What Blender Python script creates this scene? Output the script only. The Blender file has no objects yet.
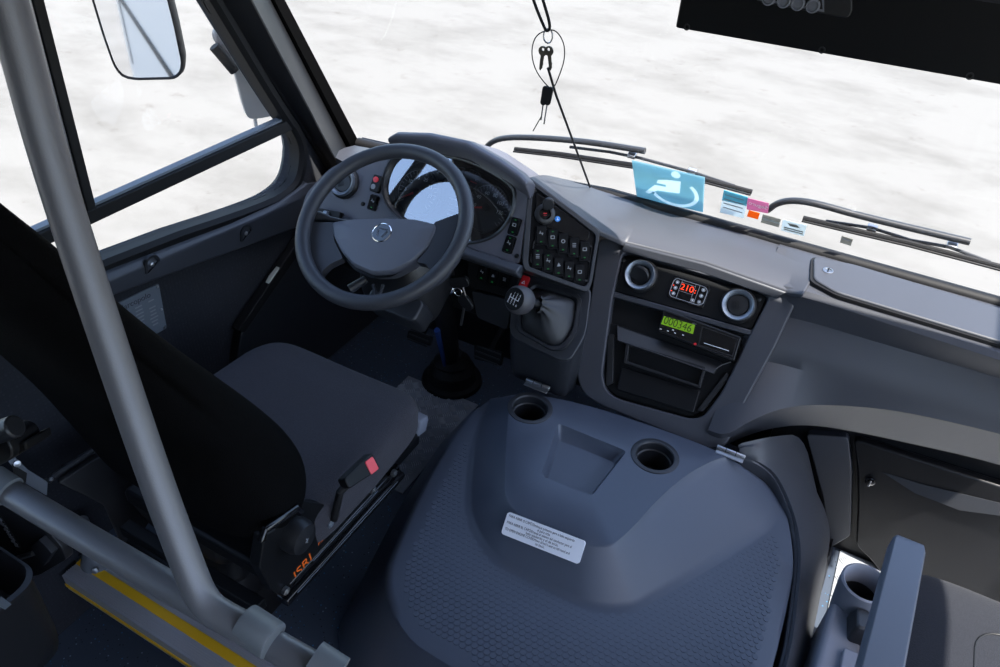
import bpy, bmesh, math, random
from mathutils import Vector as V, Matrix
random.seed(7)
scn = bpy.context.scene
COL = scn.collection
PI = math.pi

# ------------------------------------------------------------------ camera solve
FPX, CX, CY = 749.86, 500.0, 333.5
CAM = V((0, 0, 1.75))
_R = Matrix(((0.8773, 0.3270, -0.3513), (0.4768, -0.5117, 0.7147), (0.0540, -0.7945, -0.6049)))
_x = _R.col[0].normalized(); _z = _R.col[2]; _z = (_z - _x * _z.dot(_x)).normalized(); _y = _z.cross(_x)
RC = Matrix((_x, _y, _z)).transposed()

def ray(px, py):
    return RC @ V((px - CX, py - CY, FPX))

def P(px, py, **k):
    """where the sight line of a surveyed point meets the plane x=, y= or z="""
    (a, v), = k.items(); i = 'xyz'.index(a); d = ray(px, py)
    return CAM + d * ((v - CAM[i]) / d[i])

def PD(px, py, dep):
    return CAM + ray(px, py) / FPX * dep

class Fr:
    """a plane with an origin, two axes and a normal"""
    def __init__(s, o, u, v):
        s.o = V(o); s.u = V(u).normalized(); v = V(v); s.v = (v - s.u * v.dot(s.u)).normalized(); s.n = s.u.cross(s.v)
    def w(s, a, b, h=0.0): return s.o + s.u * a + s.v * b + s.n * h
    def px(s, x, y, h=0.0):
        d = ray(x, y); t = (s.o + s.n * h - CAM).dot(s.n) / d.dot(s.n); q = CAM + d * t - s.o
        return (q.dot(s.u), q.dot(s.v))
    def pts(s, l, h=0.0): return [s.px(x, y, h) for x, y in l]
    def mat(s): return Matrix((s.u, s.v, s.n)).transposed()
    def sub(s, a, b, h=0, rot=0):
        c, r = math.cos(rot), math.sin(rot)
        return Fr(s.w(a, b, h), s.u * c + s.v * r, s.v * c - s.u * r)

# ------------------------------------------------------------------ materials
MATS = {}
def nodes(name):
    m = bpy.data.materials.new(name); m.use_nodes = True
    nt = m.node_tree; b = nt.nodes['Principled BSDF']; MATS[name] = m
    return m, nt, b

def lin(c):
    return tuple(((x / 12.92) if x <= .04045 else ((x + .055) / 1.055) ** 2.4) for x in (v / 255 for v in c))

def mat(name, col, rough=.5, metal=0.0, bump=0.0, bscale=200.0, var=0.0, spec=.5, sheen=0.0, emit=None, estr=1.0, vscale=6.0, coat=0.0):
    m, nt, b = nodes(name)
    b.inputs['Base Color'].default_value = (*col, 1); b.inputs['Roughness'].default_value = rough
    b.inputs['Metallic'].default_value = metal; b.inputs['Specular IOR Level'].default_value = spec
    b.inputs['Sheen Weight'].default_value = sheen; b.inputs['Coat Weight'].default_value = coat
    tc = nt.nodes.new('ShaderNodeTexCoord')
    if bump:
        n = nt.nodes.new('ShaderNodeTexNoise'); n.inputs['Scale'].default_value = bscale; n.inputs['Detail'].default_value = 3
        bp = nt.nodes.new('ShaderNodeBump'); bp.inputs['Strength'].default_value = bump; bp.inputs['Distance'].default_value = .002
        nt.links.new(tc.outputs['Object'], n.inputs['Vector']); nt.links.new(n.outputs['Fac'], bp.inputs['Height'])
        nt.links.new(bp.outputs['Normal'], b.inputs['Normal'])
    if var:
        n2 = nt.nodes.new('ShaderNodeTexNoise'); n2.inputs['Scale'].default_value = vscale; n2.inputs['Detail'].default_value = 5
        mx = nt.nodes.new('ShaderNodeMix'); mx.data_type = 'RGBA'
        mx.inputs[6].default_value = (*[c * (1 - var) for c in col], 1); mx.inputs[7].default_value = (*[min(1, c * (1 + var)) for c in col], 1)
        nt.links.new(tc.outputs['Object'], n2.inputs['Vector']); nt.links.new(n2.outputs['Fac'], mx.inputs[0]); nt.links.new(mx.outputs[2], b.inputs['Base Color'])
    if emit:
        b.inputs['Emission Color'].default_value = (*emit, 1); b.inputs['Emission Strength'].default_value = estr
    return m

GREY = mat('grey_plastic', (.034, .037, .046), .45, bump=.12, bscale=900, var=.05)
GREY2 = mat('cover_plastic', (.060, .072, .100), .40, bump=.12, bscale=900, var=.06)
DASH = mat('dash_plastic', (.036, .0385, .048), .50, bump=.12, bscale=900, var=.04)
BINN = mat('binnacle_plastic', (.080, .080, .098), .5, bump=.12, bscale=900, var=.04)
KNOBM = mat('knob_plastic', (.062, .060, .066), .5, bump=.1, bscale=900)
PODM = mat('pod_plastic', (.020, .022, .027), .42, bump=.1, bscale=900)
PILLAR2 = mat('pillar_cladding', (.0075, .008, .010), .45, bump=.08, bscale=900)
FRIT = mat('matte_border', (.004, .004, .0045), .8, spec=.08)
ROCKM = mat('rocker_black', (.004, .004, .005), .55, bump=.05, bscale=700, spec=.10)
ARM = mat('armrest_plastic', (.092, .104, .132), .45, bump=.1, bscale=800)
DOORM = mat('door_plastic', (.0065, .0068, .008), .34, spec=.25, bump=.08, bscale=900)
BLACK = mat('black_plastic', (0.0052, 0.0056, 0.0066), .45, bump=.05, bscale=700, spec=.22)
BLACK2 = mat('black_satin_plastic', (0.0098, 0.0101, 0.0119), .45, bump=.05, bscale=700)
GLOSSBLACK = mat('gloss_black', (.006, .006, .007), .15)
RUBBER = mat('black_rubber', (.007, .007, .008), .6, spec=.25)
WHEELM = mat('wheel_plastic', (.032, .034, .042), .48, bump=.1, bscale=1000)
PADM = mat('wheel_pad_plastic', (.115, .121, .145), .45, bump=.12, bscale=900)
TRIM = mat('trim_plastic', (0.0372, 0.0408, 0.0510), .4, bump=.08, bscale=900)
PILLAR = mat('pillar_plastic', (0.0156, 0.0168, 0.0204), .42, bump=.08, bscale=900)
CHROME = mat('chrome', (.75, .76, .78), .15, 1.0)
SATIN = mat('satin_silver', (.20, .23, .27), .38, .6)
STEEL = mat('steel', (.45, .46, .48), .35, 1.0)
POLE = mat('grey_coated_tube', (.14, .145, .165), .42, .30, bump=.1, bscale=500)
CLAMP = mat('clamp_grey', (.115, .13, .15), .5)
GREYLT = mat('light_grey_plastic', (.17, .18, .215), .5, bump=.08, bscale=800)
RED = mat('red_plastic', (.65, .02, .025), .35)
PINKRED = mat('buckle_red', (.75, .06, .075), .35)
WHITE = mat('white_print', (.75, .76, .78), .6)
GREYPRINT = mat('grey_print', (.23, .24, .26), .6)
INK = mat('black_print', (.02, .02, .03), .7)
LABELW = mat('label_white', (.78, .79, .84), .5)
BLUE = mat('blue_plastic', (.03, .22, .65), .35)
ORANGE = mat('orange_print', (.85, .14, .01), .55)
YELLOW = mat('yellow_stripe', (.72, .42, .01), .5, bump=.2, bscale=600)
LEATHER = mat('gaiter_leather', (.024, .025, .028), .5, bump=.25, bscale=500)
ALU = mat('aluminium', (.42, .43, .47), .42, .4, bump=.06, bscale=300)
CHECK = mat('checker_aluminium', (.27, .285, .315), .36, .2, bump=.15, bscale=250, var=.12, vscale=14)
TREAD = mat('tread_aluminium', (.44, .46, .50), .28, .3)
REDLED = mat('red_led', (.02, 0, 0), .4, emit=(1, .05, .012), estr=.9)
GREENLED = mat('green_led', (0, .02, 0), .4, emit=(.02, .7, .12), estr=.07)
LCDG = mat('green_lcd', (.05, .12, .01), .4, emit=(.19, .40, .002), estr=.26)
LCDK = mat('lcd_ink', (.004, .012, .002), .5)
BRACK = mat('bracket_grey', (.12, .14, .17), .5)
CREAM = mat('sun_patch_cream', (.55, .56, .50), .5)
BODYW = mat('body_paint', (.62, .62, .60), .3)
MIRR = mat('mirror_silver', (.86, .87, .89), .03, 1.0)
MIRB = mat('mirror_back', (.30, .28, .275), .45)
STRAP = mat('blue_webbing', (.008, .035, .16), .8)

def fabric(name, col, dots=False, scale=420):
    m, nt, b = nodes(name)
    b.inputs['Roughness'].default_value = .95; b.inputs['Specular IOR Level'].default_value = .12
    b.inputs['Sheen Weight'].default_value = .06; b.inputs['Sheen Roughness'].default_value = .6
    tc = nt.nodes.new('ShaderNodeTexCoord')
    v = nt.nodes.new('ShaderNodeTexVoronoi'); v.inputs['Scale'].default_value = scale; v.inputs['Randomness'].default_value = .25 if dots else .8
    mx = nt.nodes.new('ShaderNodeMix'); mx.data_type = 'RGBA'
    k = 1.7 if dots else 1.25
    mx.inputs[6].default_value = (*[c * k for c in col], 1); mx.inputs[7].default_value = (*[c * .85 for c in col], 1)
    bp = nt.nodes.new('ShaderNodeBump'); bp.inputs['Strength'].default_value = .35; bp.inputs['Distance'].default_value = .002
    cr = nt.nodes.new('ShaderNodeMapRange'); cr.inputs[1].default_value = .1; cr.inputs[2].default_value = .45
    nt.links.new(tc.outputs['Object'], v.inputs['Vector']); nt.links.new(v.outputs['Distance'], cr.inputs[0])
    nt.links.new(cr.outputs[0], mx.inputs[0]); nt.links.new(mx.outputs[2], b.inputs['Base Color'])
    nt.links.new(v.outputs['Distance'], bp.inputs['Height']); nt.links.new(bp.outputs['Normal'], b.inputs['Normal'])
    return m
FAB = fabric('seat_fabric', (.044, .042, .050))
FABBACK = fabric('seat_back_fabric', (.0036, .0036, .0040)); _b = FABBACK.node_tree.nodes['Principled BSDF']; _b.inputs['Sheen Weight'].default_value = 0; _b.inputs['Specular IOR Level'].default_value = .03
FABG = fabric('guide_seat_fabric', (.014, .0155, .021))
LINING = fabric('wall_lining', (.022, .024, .031), True, 95)

def vinyl():
    m, nt, b = nodes('speckled_vinyl')
    b.inputs['Roughness'].default_value = .5
    tc = nt.nodes.new('ShaderNodeTexCoord')
    v = nt.nodes.new('ShaderNodeTexVoronoi'); v.inputs['Scale'].default_value = 130
    r1 = nt.nodes.new('ShaderNodeValToRGB'); e = r1.color_ramp
    base = (.040, .053, .078, 1)
    e.interpolation = 'CONSTANT'
    e.elements[0].position = 0; e.elements[0].color = (.004, .005, .008, 1)
    e.elements[1].position = .12; e.elements[1].color = base
    q = e.elements.new(.86); q.color = (.03, .16, .33, 1)
    q = e.elements.new(.95); q.color = (.18, .25, .32, 1)
    sp = nt.nodes.new('ShaderNodeSeparateColor'); lt = nt.nodes.new('ShaderNodeMath'); lt.operation = 'LESS_THAN'; lt.inputs[1].default_value = .26
    mx = nt.nodes.new('ShaderNodeMix'); mx.data_type = 'RGBA'; mx.inputs[6].default_value = base
    nt.links.new(tc.outputs['Object'], v.inputs['Vector']); nt.links.new(v.outputs['Color'], sp.inputs[0])
    nt.links.new(sp.outputs[0], r1.inputs[0]); nt.links.new(v.outputs['Distance'], lt.inputs[0])
    nt.links.new(lt.outputs[0], mx.inputs[0]); nt.links.new(r1.outputs[0], mx.inputs[7]); nt.links.new(mx.outputs[2], b.inputs['Base Color'])
    return m
VINYL = vinyl()

def glass(name, tint=(1, 1, 1), refl=1.0):
    m, nt, b = nodes(name); nt.nodes.remove(b)
    out = nt.nodes['Material Output']
    t = nt.nodes.new('ShaderNodeBsdfTransparent'); t.inputs[0].default_value = (*tint, 1)
    g = nt.nodes.new('ShaderNodeBsdfGlossy'); g.inputs['Roughness'].default_value = .02
    lw = nt.nodes.new('ShaderNodeFresnel'); lw.inputs[0].default_value = 1.45
    mu = nt.nodes.new('ShaderNodeMath'); mu.operation = 'MULTIPLY'; mu.inputs[1].default_value = refl
    mx = nt.nodes.new('ShaderNodeMixShader')
    ge = nt.nodes.new('ShaderNodeNewGeometry'); fr_ = nt.nodes.new('ShaderNodeMath'); fr_.operation = 'SUBTRACT'; fr_.inputs[0].default_value = 1
    m2 = nt.nodes.new('ShaderNodeMath'); m2.operation = 'MULTIPLY'     # only the outer faces of the thin pane reflect
    nt.links.new(ge.outputs['Backfacing'], fr_.inputs[1]); nt.links.new(fr_.outputs[0], m2.inputs[1])
    nt.links.new(lw.outputs[0], mu.inputs[0]); nt.links.new(mu.outputs[0], m2.inputs[0]); nt.links.new(m2.outputs[0], mx.inputs[0])
    nt.links.new(t.outputs[0], mx.inputs[1]); nt.links.new(g.outputs[0], mx.inputs[2]); nt.links.new(mx.outputs[0], out.inputs[0])
    return m
GLASS = glass('clear_pane', (.97, .98, .98), .5)
LENS = glass('dial_lens', (.93, .94, .95), 12.0)
def film(name, col, a):
    m, nt, b = nodes(name); b.inputs['Base Color'].default_value = (*col, 1); b.inputs['Roughness'].default_value = .5
    out = nt.nodes['Material Output']
    tl = nt.nodes.new('ShaderNodeBsdfTranslucent'); tl.inputs[0].default_value = (*col, 1)
    t = nt.nodes.new('ShaderNodeBsdfTransparent'); t.inputs[0].default_value = (*[min(1, c * 1.1 + .1) for c in col], 1)
    m1 = nt.nodes.new('ShaderNodeMixShader'); m1.inputs[0].default_value = .6
    m2 = nt.nodes.new('ShaderNodeMixShader'); m2.inputs[0].default_value = a
    nt.links.new(b.outputs[0], m1.inputs[1]); nt.links.new(tl.outputs[0], m1.inputs[2])
    nt.links.new(m1.outputs[0], m2.inputs[1]); nt.links.new(t.outputs[0], m2.inputs[2]); nt.links.new(m2.outputs[0], out.inputs[0])
    return m
FBLUE = film('blue_film', (.31, .53, .60), .25)
FSYM = film('pale_film', (.72, .86, .90), .35)
FCYAN = film('cyan_film', (.24, .58, .68), .2)
FPINK = film('pink_film', (.58, .26, .40), .2)
FORAN = film('orange_film', (.75, .22, .02), .15)
FWHITE = film('white_film', (.62, .68, .70), .3)
FDARK = film('grey_film', (.30, .30, .28), .3)

def ground_mat():
    m, nt, b = nodes('pale_concrete')
    b.inputs['Roughness'].default_value = .85; b.inputs['Specular IOR Level'].default_value = .2
    tc = nt.nodes.new('ShaderNodeTexCoord')
    mp = nt.nodes.new('ShaderNodeMapping'); mp.inputs['Scale'].default_value = (.75, 1.15, 1); mp.inputs['Rotation'].default_value = (0, 0, .35)
    n = nt.nodes.new('ShaderNodeTexNoise'); n.inputs['Scale'].default_value = 1.1; n.inputs['Detail'].default_value = 9; n.inputs['Roughness'].default_value = .66
    r = nt.nodes.new('ShaderNodeValToRGB'); r.color_ramp.elements[0].position = .33; r.color_ramp.elements[0].color = (.097, .094, .088, 1)
    r.color_ramp.elements[1].position = .55; r.color_ramp.elements[1].color = (.125, .122, .116, 1)
    v = nt.nodes.new('ShaderNodeTexNoise'); v.inputs['Scale'].default_value = 5.5; v.inputs['Detail'].default_value = 6; v.inputs['Roughness'].default_value = .7
    r2 = nt.nodes.new('ShaderNodeValToRGB'); r2.color_ramp.elements[0].position = .30; r2.color_ramp.elements[0].color = (.80, .775, .75, 1)
    r2.color_ramp.elements[1].position = .39; r2.color_ramp.elements[1].color = (1, 1, 1, 1)
    mu = nt.nodes.new('ShaderNodeMix'); mu.data_type = 'RGBA'; mu.blend_type = 'MULTIPLY'; mu.inputs[0].default_value = 1
    nt.links.new(tc.outputs['Object'], mp.inputs[0]); nt.links.new(mp.outputs[0], n.inputs['Vector']); nt.links.new(n.outputs['Fac'], r.inputs[0])
    nt.links.new(tc.outputs['Object'], v.inputs['Vector']); nt.links.new(v.outputs['Fac'], r2.inputs[0])
    nt.links.new(r.outputs[0], mu.inputs[6]); nt.links.new(r2.outputs[0], mu.inputs[7]); nt.links.new(mu.outputs[2], b.inputs['Base Color'])
    return m
GROUND = ground_mat()

# ------------------------------------------------------------------ mesh helpers
def chaikin(pts, n=2, closed=True):
    pts = [V(p) for p in pts]
    for _ in range(n):
        out = []
        m = len(pts)
        if not closed: out.append(pts[0])
        for i in range(m if closed else m - 1):
            a, b = pts[i], pts[(i + 1) % m]
            out += [a * .75 + b * .25, a * .25 + b * .75]
        if not closed: out.append(pts[-1])
        pts = out
    return pts

def smooth_rows(rows, k=2):
    cols = list(zip(*rows)); cols = [chaikin(list(c), k, False) for c in cols]; return [list(r) for r in zip(*cols)]

def rrect(cx, cy, w, h, r, s=4):
    out = []
    for qx, qy, a0 in ((1, 1, 0), (-1, 1, PI / 2), (-1, -1, PI), (1, -1, 3 * PI / 2)):
        for i in range(s + 1):
            a = a0 + PI / 2 * i / s
            out.append((cx + qx * (w / 2 - r) + r * math.cos(a), cy + qy * (h / 2 - r) + r * math.sin(a)))
    return out

def rpoly(pts, r, s=4):
    """2-D polygon with rounded corners"""
    out = []; n = len(pts)
    for i in range(n):
        p, a, b = V(pts[i]), V(pts[i - 1]), V(pts[(i + 1) % n])
        da, db = (a - p), (b - p); k = min(r, da.length * .45, db.length * .45)
        p0 = p + da.normalized() * k; p1 = p + db.normalized() * k
        for j in range(s + 1):
            t = j / s; out.append(tuple(p0 * (1 - t) ** 2 + p * 2 * t * (1 - t) + p1 * t * t))
    return out

def circ(cx, cy, r, n=32, a0=0, a1=2 * PI):
    full = abs(a1 - a0 - 2 * PI) < 1e-6
    return [(cx + r * math.cos(a0 + (a1 - a0) * i / (n if full else n - 1)), cy + r * math.sin(a0 + (a1 - a0) * i / (n if full else n - 1))) for i in range(n)]

class M:
    def __init__(s): s.v = []; s.f = []
    def ring(s, pts):
        i = len(s.v); s.v += [V(p) for p in pts]; return list(range(i, i + len(pts)))
    def bridge(s, a, b, closed=True):
        n = len(a)
        for i in range(n if closed else n - 1):
            j = (i + 1) % n; s.f.append((a[i], a[j], b[j], b[i]))
    def loft(s, rings, closed=True, cap0=True, cap1=True):
        rs = [s.ring(r) for r in rings]
        for a, b in zip(rs, rs[1:]): s.bridge(a, b, closed)
        if closed and cap0: s.f.append(tuple(reversed(rs[0])))
        if closed and cap1: s.f.append(tuple(rs[-1]))
        return s
    def prism(s, pts, vec):
        pts = [V(p) for p in pts]; return s.loft([pts, [p + V(vec) for p in pts]])
    def fprism(s, fr, poly, h0, h1):
        return s.loft([[fr.w(a, b, h0) for a, b in poly], [fr.w(a, b, h1) for a, b in poly]])
    def fring(s, fr, outer, inner, h0, h1):
        A = s.ring([fr.w(a, b, h1) for a, b in outer]); B = s.ring([fr.w(a, b, h1) for a, b in inner])
        Cc = s.ring([fr.w(a, b, h0) for a, b in inner]); D = s.ring([fr.w(a, b, h0) for a, b in outer])
        s.bridge(A, B); s.bridge(B, Cc); s.bridge(Cc, D); s.bridge(D, A); return s
    def sheet(s, rows, thick):
        """open grid of points made solid by an offset vector"""
        n, m = len(rows), len(rows[0]); t = V(thick)
        a = [s.ring(r) for r in rows]; b = [s.ring([V(p) + t for p in r]) for r in rows]
        for i in range(n - 1):
            s.bridge(a[i], a[i + 1], False); s.bridge(b[i + 1], b[i], False)
        s.bridge(a[0], b[0], False); s.bridge(b[-1], a[-1], False)
        la, lb = [r[0] for r in a], [r[0] for r in b]; s.bridge(la, lb, False)
        la, lb = [r[-1] for r in a], [r[-1] for r in b]; s.bridge(lb, la, False)
        return s
    def box(s, c, size, fr=None):
        fr = fr or Fr((0, 0, 0), (1, 0, 0), (0, 1, 0)); x, y, z = [q / 2 for q in size]; c = V(c)
        p = lambda a, b, h: c + fr.u * a + fr.v * b + fr.n * h
        return s.loft([[p(-x, -y, -z), p(x, -y, -z), p(x, y, -z), p(-x, y, -z)], [p(-x, -y, z), p(x, -y, z), p(x, y, z), p(-x, y, z)]])
    def tube(s, path, r, n=14, closed=False, caps=True):
        path = [V(p) for p in path]; m = len(path)
        rr = r if isinstance(r, (list, tuple)) else [r] * m
        ref = None; rings = []
        for i in range(m):
            if closed: t = path[(i + 1) % m] - path[i - 1]
            else: t = path[min(i + 1, m - 1)] - path[max(i - 1, 0)]
            t.normalize()
            if ref is None:
                ref = V((0, 0, 1)) if abs(t.z) < .9 else V((1, 0, 0))
            ref = (ref - t * ref.dot(t)).normalized(); q = t.cross(ref)
            rings.append([path[i] + (ref * math.cos(2 * PI * k / n) + q * math.sin(2 * PI * k / n)) * rr[i] for k in range(n)])
        if closed:
            rs = [s.ring(x) for x in rings]
            for i in range(m): s.bridge(rs[i], rs[(i + 1) % m])
            return s
        return s.loft(rings, True, caps, caps)
    def lathe(s, fr, prof, n=36, caps=True, a=0, b=0):
        return s.loft([[fr.w(a + r * math.cos(2 * PI * k / n), b + r * math.sin(2 * PI * k / n), h) for k in range(n)] for r, h in prof], True, caps, caps)
    def holed(s, outer, holes):
        """flat face with holes (3-D loops)"""
        bm = bmesh.new(); es = []
        for lp in [outer] + holes:
            vs = [bm.verts.new(p) for p in lp]
            es += [bm.edges.new((vs[i], vs[(i + 1) % len(vs)])) for i in range(len(vs))]
        bmesh.ops.triangle_fill(bm, edges=es, use_beauty=True, use_dissolve=False)
        i0 = len(s.v); bm.verts.index_update(); s.v += [v.co.copy() for v in bm.verts]
        s.f += [tuple(i0 + v.index for v in f.verts) for f in bm.faces]; bm.free(); return s
    def build(s, name, m, parent=None, bevel=0, seg=2, ang=38, sub=0, weld=False, smooth=True):
        off = V((0, 0, 0)); q = parent
        while q is not None: off += q.location; q = q.parent
        me = bpy.data.meshes.new(name); bm = bmesh.new()
        vs = [bm.verts.new(p - off) for p in s.v]
        for f in s.f:
            if len(set(f)) >= 3:
                try: bm.faces.new([vs[i] for i in f])
                except ValueError: pass
        if weld: bmesh.ops.remove_doubles(bm, verts=bm.verts, dist=1e-5)
        bmesh.ops.recalc_face_normals(bm, faces=bm.faces); bm.to_mesh(me); bm.free()
        me.materials.append(m)
        if smooth:
            for p in me.polygons: p.use_smooth = True
            if not sub: me.set_sharp_from_angle(angle=math.radians(ang))
        o = bpy.data.objects.new(name, me); COL.objects.link(o); o.parent = parent
        if bevel:
            b = o.modifiers.new('b', 'BEVEL'); b.width = bevel; b.segments = seg; b.limit_method = 'ANGLE'; b.angle_limit = math.radians(30); b.harden_normals = False
        if sub:
            q = o.modifiers.new('s', 'SUBSURF'); q.levels = sub; q.render_levels = sub
        return o

def tag(o, label, cat, group=None, kind=None):
    o['label'] = label; o['category'] = cat
    if group: o['group'] = group
    if kind: o['kind'] = kind
    return o
def thing(name, label, cat, loc, group=None):
    o = bpy.data.objects.new(name, None); COL.objects.link(o); o.location = V(loc); o.empty_display_size = .05
    return tag(o, label, cat, group)
def struct(o): o['kind'] = 'structure'; return o

def text(name, body, fr, a, b, h, size, m, parent, align='CENTER', sx=1.0, mirror=False, sp=1.0):
    cu = bpy.data.curves.new(name, 'FONT'); cu.body = body; cu.size = size; cu.align_x = align; cu.align_y = 'CENTER'
    cu.extrude = .0002; cu.space_line = sp; cu.materials.append(m)
    o = bpy.data.objects.new(name, cu); COL.objects.link(o); o.parent = parent
    off = V((0, 0, 0)); q = parent
    while q is not None: off += q.location; q = q.parent
    R = fr.mat().to_4x4(); R.translation = fr.w(a, b, h) - off
    R = R @ Matrix.Diagonal((-sx if mirror else sx, 1, 1, 1))
    dg = bpy.context.evaluated_depsgraph_get(); me = bpy.data.meshes.new_from_object(o.evaluated_get(dg)); me.transform(R)
    if mirror: me.flip_normals()
    bpy.data.objects.remove(o); o = bpy.data.objects.new(name, me); COL.objects.link(o); o.parent = parent
    return o

XY = Fr((0, 0, 0), (1, 0, 0), (0, 1, 0))
# ------------------------------------------------------------------ ground and sky
g = M(); g.loft([[V((x, y, -1.0)) for x, y in ((-60, -60), (60, -60), (60, 60), (-60, 60))], [V((x, y, -1.2)) for x, y in ((-60, -60), (60, -60), (60, 60), (-60, 60))]])
struct(g.build('ground', GROUND))

# ------------------------------------------------------------------ bus shell
XW = -1.5
WSO, WSN = V((0, 1.85, .80)), V((0, 1, .5))
WS = Fr((0, 1.85, .80), (1, 0, 0), (0, -.5, 1.0))       # windscreen plane, normal towards the cabin
# side window outline on the wall plane, running from the rear bottom forward and up
wl = [P(x, y, x=XW) for x, y in ((115, 250), (262, 202), (288, 187), (296, 172), (298, 142), (275, 112), (207, 0))]
win = [V((XW, -.9, wl[0].z + .15))] + wl
d = (wl[-1] - wl[-2]).normalized(); win.append(wl[-1] + d * .42); win += [V((XW, win[-1].y - .06, win[-1].z + .05)), V((XW, -.9, win[-1].z + .05))]
def offset_loop(lp, dist):
    """grow / shrink a loop lying in the wall plane (y, z)"""
    out = []; n = len(lp)
    for i in range(n):
        a, p, b = lp[i - 1], lp[i], lp[(i + 1) % n]
        e1 = (p - a).normalized(); e2 = (b - p).normalized()
        n1 = V((0, e1.z, -e1.y)); n2 = V((0, e2.z, -e2.y)); m = (n1 + n2)
        m = m / max(.3, m.length_squared) * 2
        out.append(p + m * dist)
    return out
winC = []
for i, p in enumerate(win): winC.append(p)
win_in = [V(p) for p in chaikin(winC, 2)]
win_out = offset_loop(win_in, .030)
def rect_around(lp, y0, y1, z0, z1):
    c = sum(lp, V((0, 0, 0))) / len(lp); out = []
    for p in lp:
        dy, dz = p.y - c.y, p.z - c.z
        t = min((y1 - c.y) / dy if dy > 1e-6 else 1e9, (y0 - c.y) / dy if dy < -1e-6 else 1e9, (z1 - c.z) / dz if dz > 1e-6 else 1e9, (z0 - c.z) / dz if dz < -1e-6 else 1e9)
        q = V((p.x, c.y + dy * t, c.z + dz * t)); lim = 1.74 - .5 * (q.z - .8)
        if q.y > lim: k = (lim - c.y) / (dy * t + .5 * dz * t) if False else 1; q.y = lim
        out.append(q)
    return out
m = M(); inn = offset_loop(win_in, .012); outr = rect_around(inn, -3.2, 1.86, -.25, 2.15)
A = m.ring(outr); B = m.ring(inn); Cc = m.ring([p + V((-.06, 0, 0)) for p in inn]); D = m.ring([p + V((-.06, 0, 0)) for p in outr])
m.bridge(A, B); m.bridge(B, Cc); m.bridge(Cc, D); m.bridge(D, A)
struct(m.build('wall_left', LINING))
m = M(); io = rect_around(offset_loop(win_in, .02), -3.2, 1.86, -.6, 2.25); ii = offset_loop(win_in, .02); m.loft([[p + V((-.064, 0, 0)) for p in ii], [p + V((-.064, 0, 0)) for p in io], [p + V((-.075, 0, 0)) for p in io], [p + V((-.075, 0, 0)) for p in ii]], cap0=False, cap1=False); struct(m.build('trim_4', BODYW))
m = M(); m.box((XW - .078, -1.95, 1.22), (.010, 2.0, .80)); m.box((XW - .078, -1.6, .32), (.010, 2.8, .05)); struct(m.build('trim_5', RUBBER, bevel=.003))

w1 = bpy.data.objects.new('window_1', None); COL.objects.link(w1); w1.location = (XW, .3, 1.2); struct(w1)
m = M(); S = lambda lp, dx: [p + V((dx, 0, 0)) for p in lp]
rr = [S(win_out, .004), S(win_out, .014), S(offset_loop(win_in, .012), .018), S(win_in, .008), S(win_in, -.03), S(win_out, -.03)]
rs = [m.ring(x) for x in rr]
for i in range(6): m.bridge(rs[i], rs[(i + 1) % 6])
m.build('window_seal', RUBBER, w1)
m = M(); m.loft([S(win_in, -.022), S(win_in, -.018)]); m.build('pane', GLASS, w1)
# horizontal rail and sliding-sash posts
a, b = P(82, 219, x=XW), P(291, 121, x=XW)
FW = Fr((XW, 0, 0), (0, 1, 0), (0, 0, 1))               # u = forward, v = up, n = +X
rail_z = (a.z + b.z) / 2
m = M(); m.fprism(FW, [(-.85, rail_z - .018), (b.y + .01, rail_z - .018), (b.y - .006, rail_z + .014), (-.85, rail_z + .014)], -.026, .012); m.build('rail', RUBBER, w1, .002)
m = M(); m.fprism(FW, [(.2, rail_z + .014), (b.y - .006, rail_z + .014), (b.y - .009, rail_z + .020), (.2, rail_z + .020)], -.02, .002); m.build('slide_track', BRACK, w1)
pa = P(88, 212, x=XW); pb = P(41, 0, x=XW)
yb, yt = pa.y, pb.y
m = M(); m.fprism(FW, [(yb - .006, rail_z), (yb + .016, rail_z), (yt + .016, 1.66), (yt - .006, 1.66)], -.026, .010); m.build('sash_post', RUBBER, w1, .002)
m = M(); m.fprism(FW, [(yb - .020, rail_z + .014), (yb - .006, rail_z + .014), (yt - .006, 1.66), (yt - .020, 1.66)], -.02, .006); m.build('sash_edge', STEEL, w1, .002)

# sill moulding below the window with two screw recesses
sill_t = [P(x, y, x=XW) for x, y in ((103, 266), (225, 221), (272, 199))]
sill_b = [P(x, y, x=XW + .03) for x, y in ((115, 295), (294, 229), (322, 218))]
e = (sill_t[1] - sill_t[0]).normalized(); sill_t = [sill_t[0] - e * .8] + sill_t + [sill_t[2] + V((0, .13, .012))]
e = (sill_b[1] - sill_b[0]).normalized(); sill_b = [sill_b[0] - e * .8] + sill_b + [sill_b[2] + V((0, .10, -.02))]
m = M(); secs = []
for t, bt in zip(sill_t, sill_b):
    secs.append([V((XW - .0, t.y, t.z)), V((XW + .022, t.y, t.z - .008)), V((XW + .032, (t.y + bt.y) / 2, t.z - .026)), V((XW + .030, bt.y, bt.z)), V((XW + .0, bt.y, bt.z - .006))])
m.loft(secs); tr = struct(m.build('trim_1', TRIM, bevel=.004))
for x, y in ((152, 263), (246, 232)):
    p = P(x, y, x=XW + .032); fr = Fr(p, (0, 1, -.16), (0, .16, 1))
    m = M(); m.fring(fr, [(-.022, -.022)] + circ(0, 0, .022, 12, 0, PI)[::-1][::-1] + [], [(-.016, -.022)] + circ(0, 0, .016, 12, 0, PI), -.004, .003); m.build('screw_recess', PILLAR, tr)
    m = M(); m.lathe(fr, [(.006, 0), (.006, .002), (.003, .004)], 12, a=0, b=-.004); m.build('screw_cap', STEEL, tr)

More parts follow.
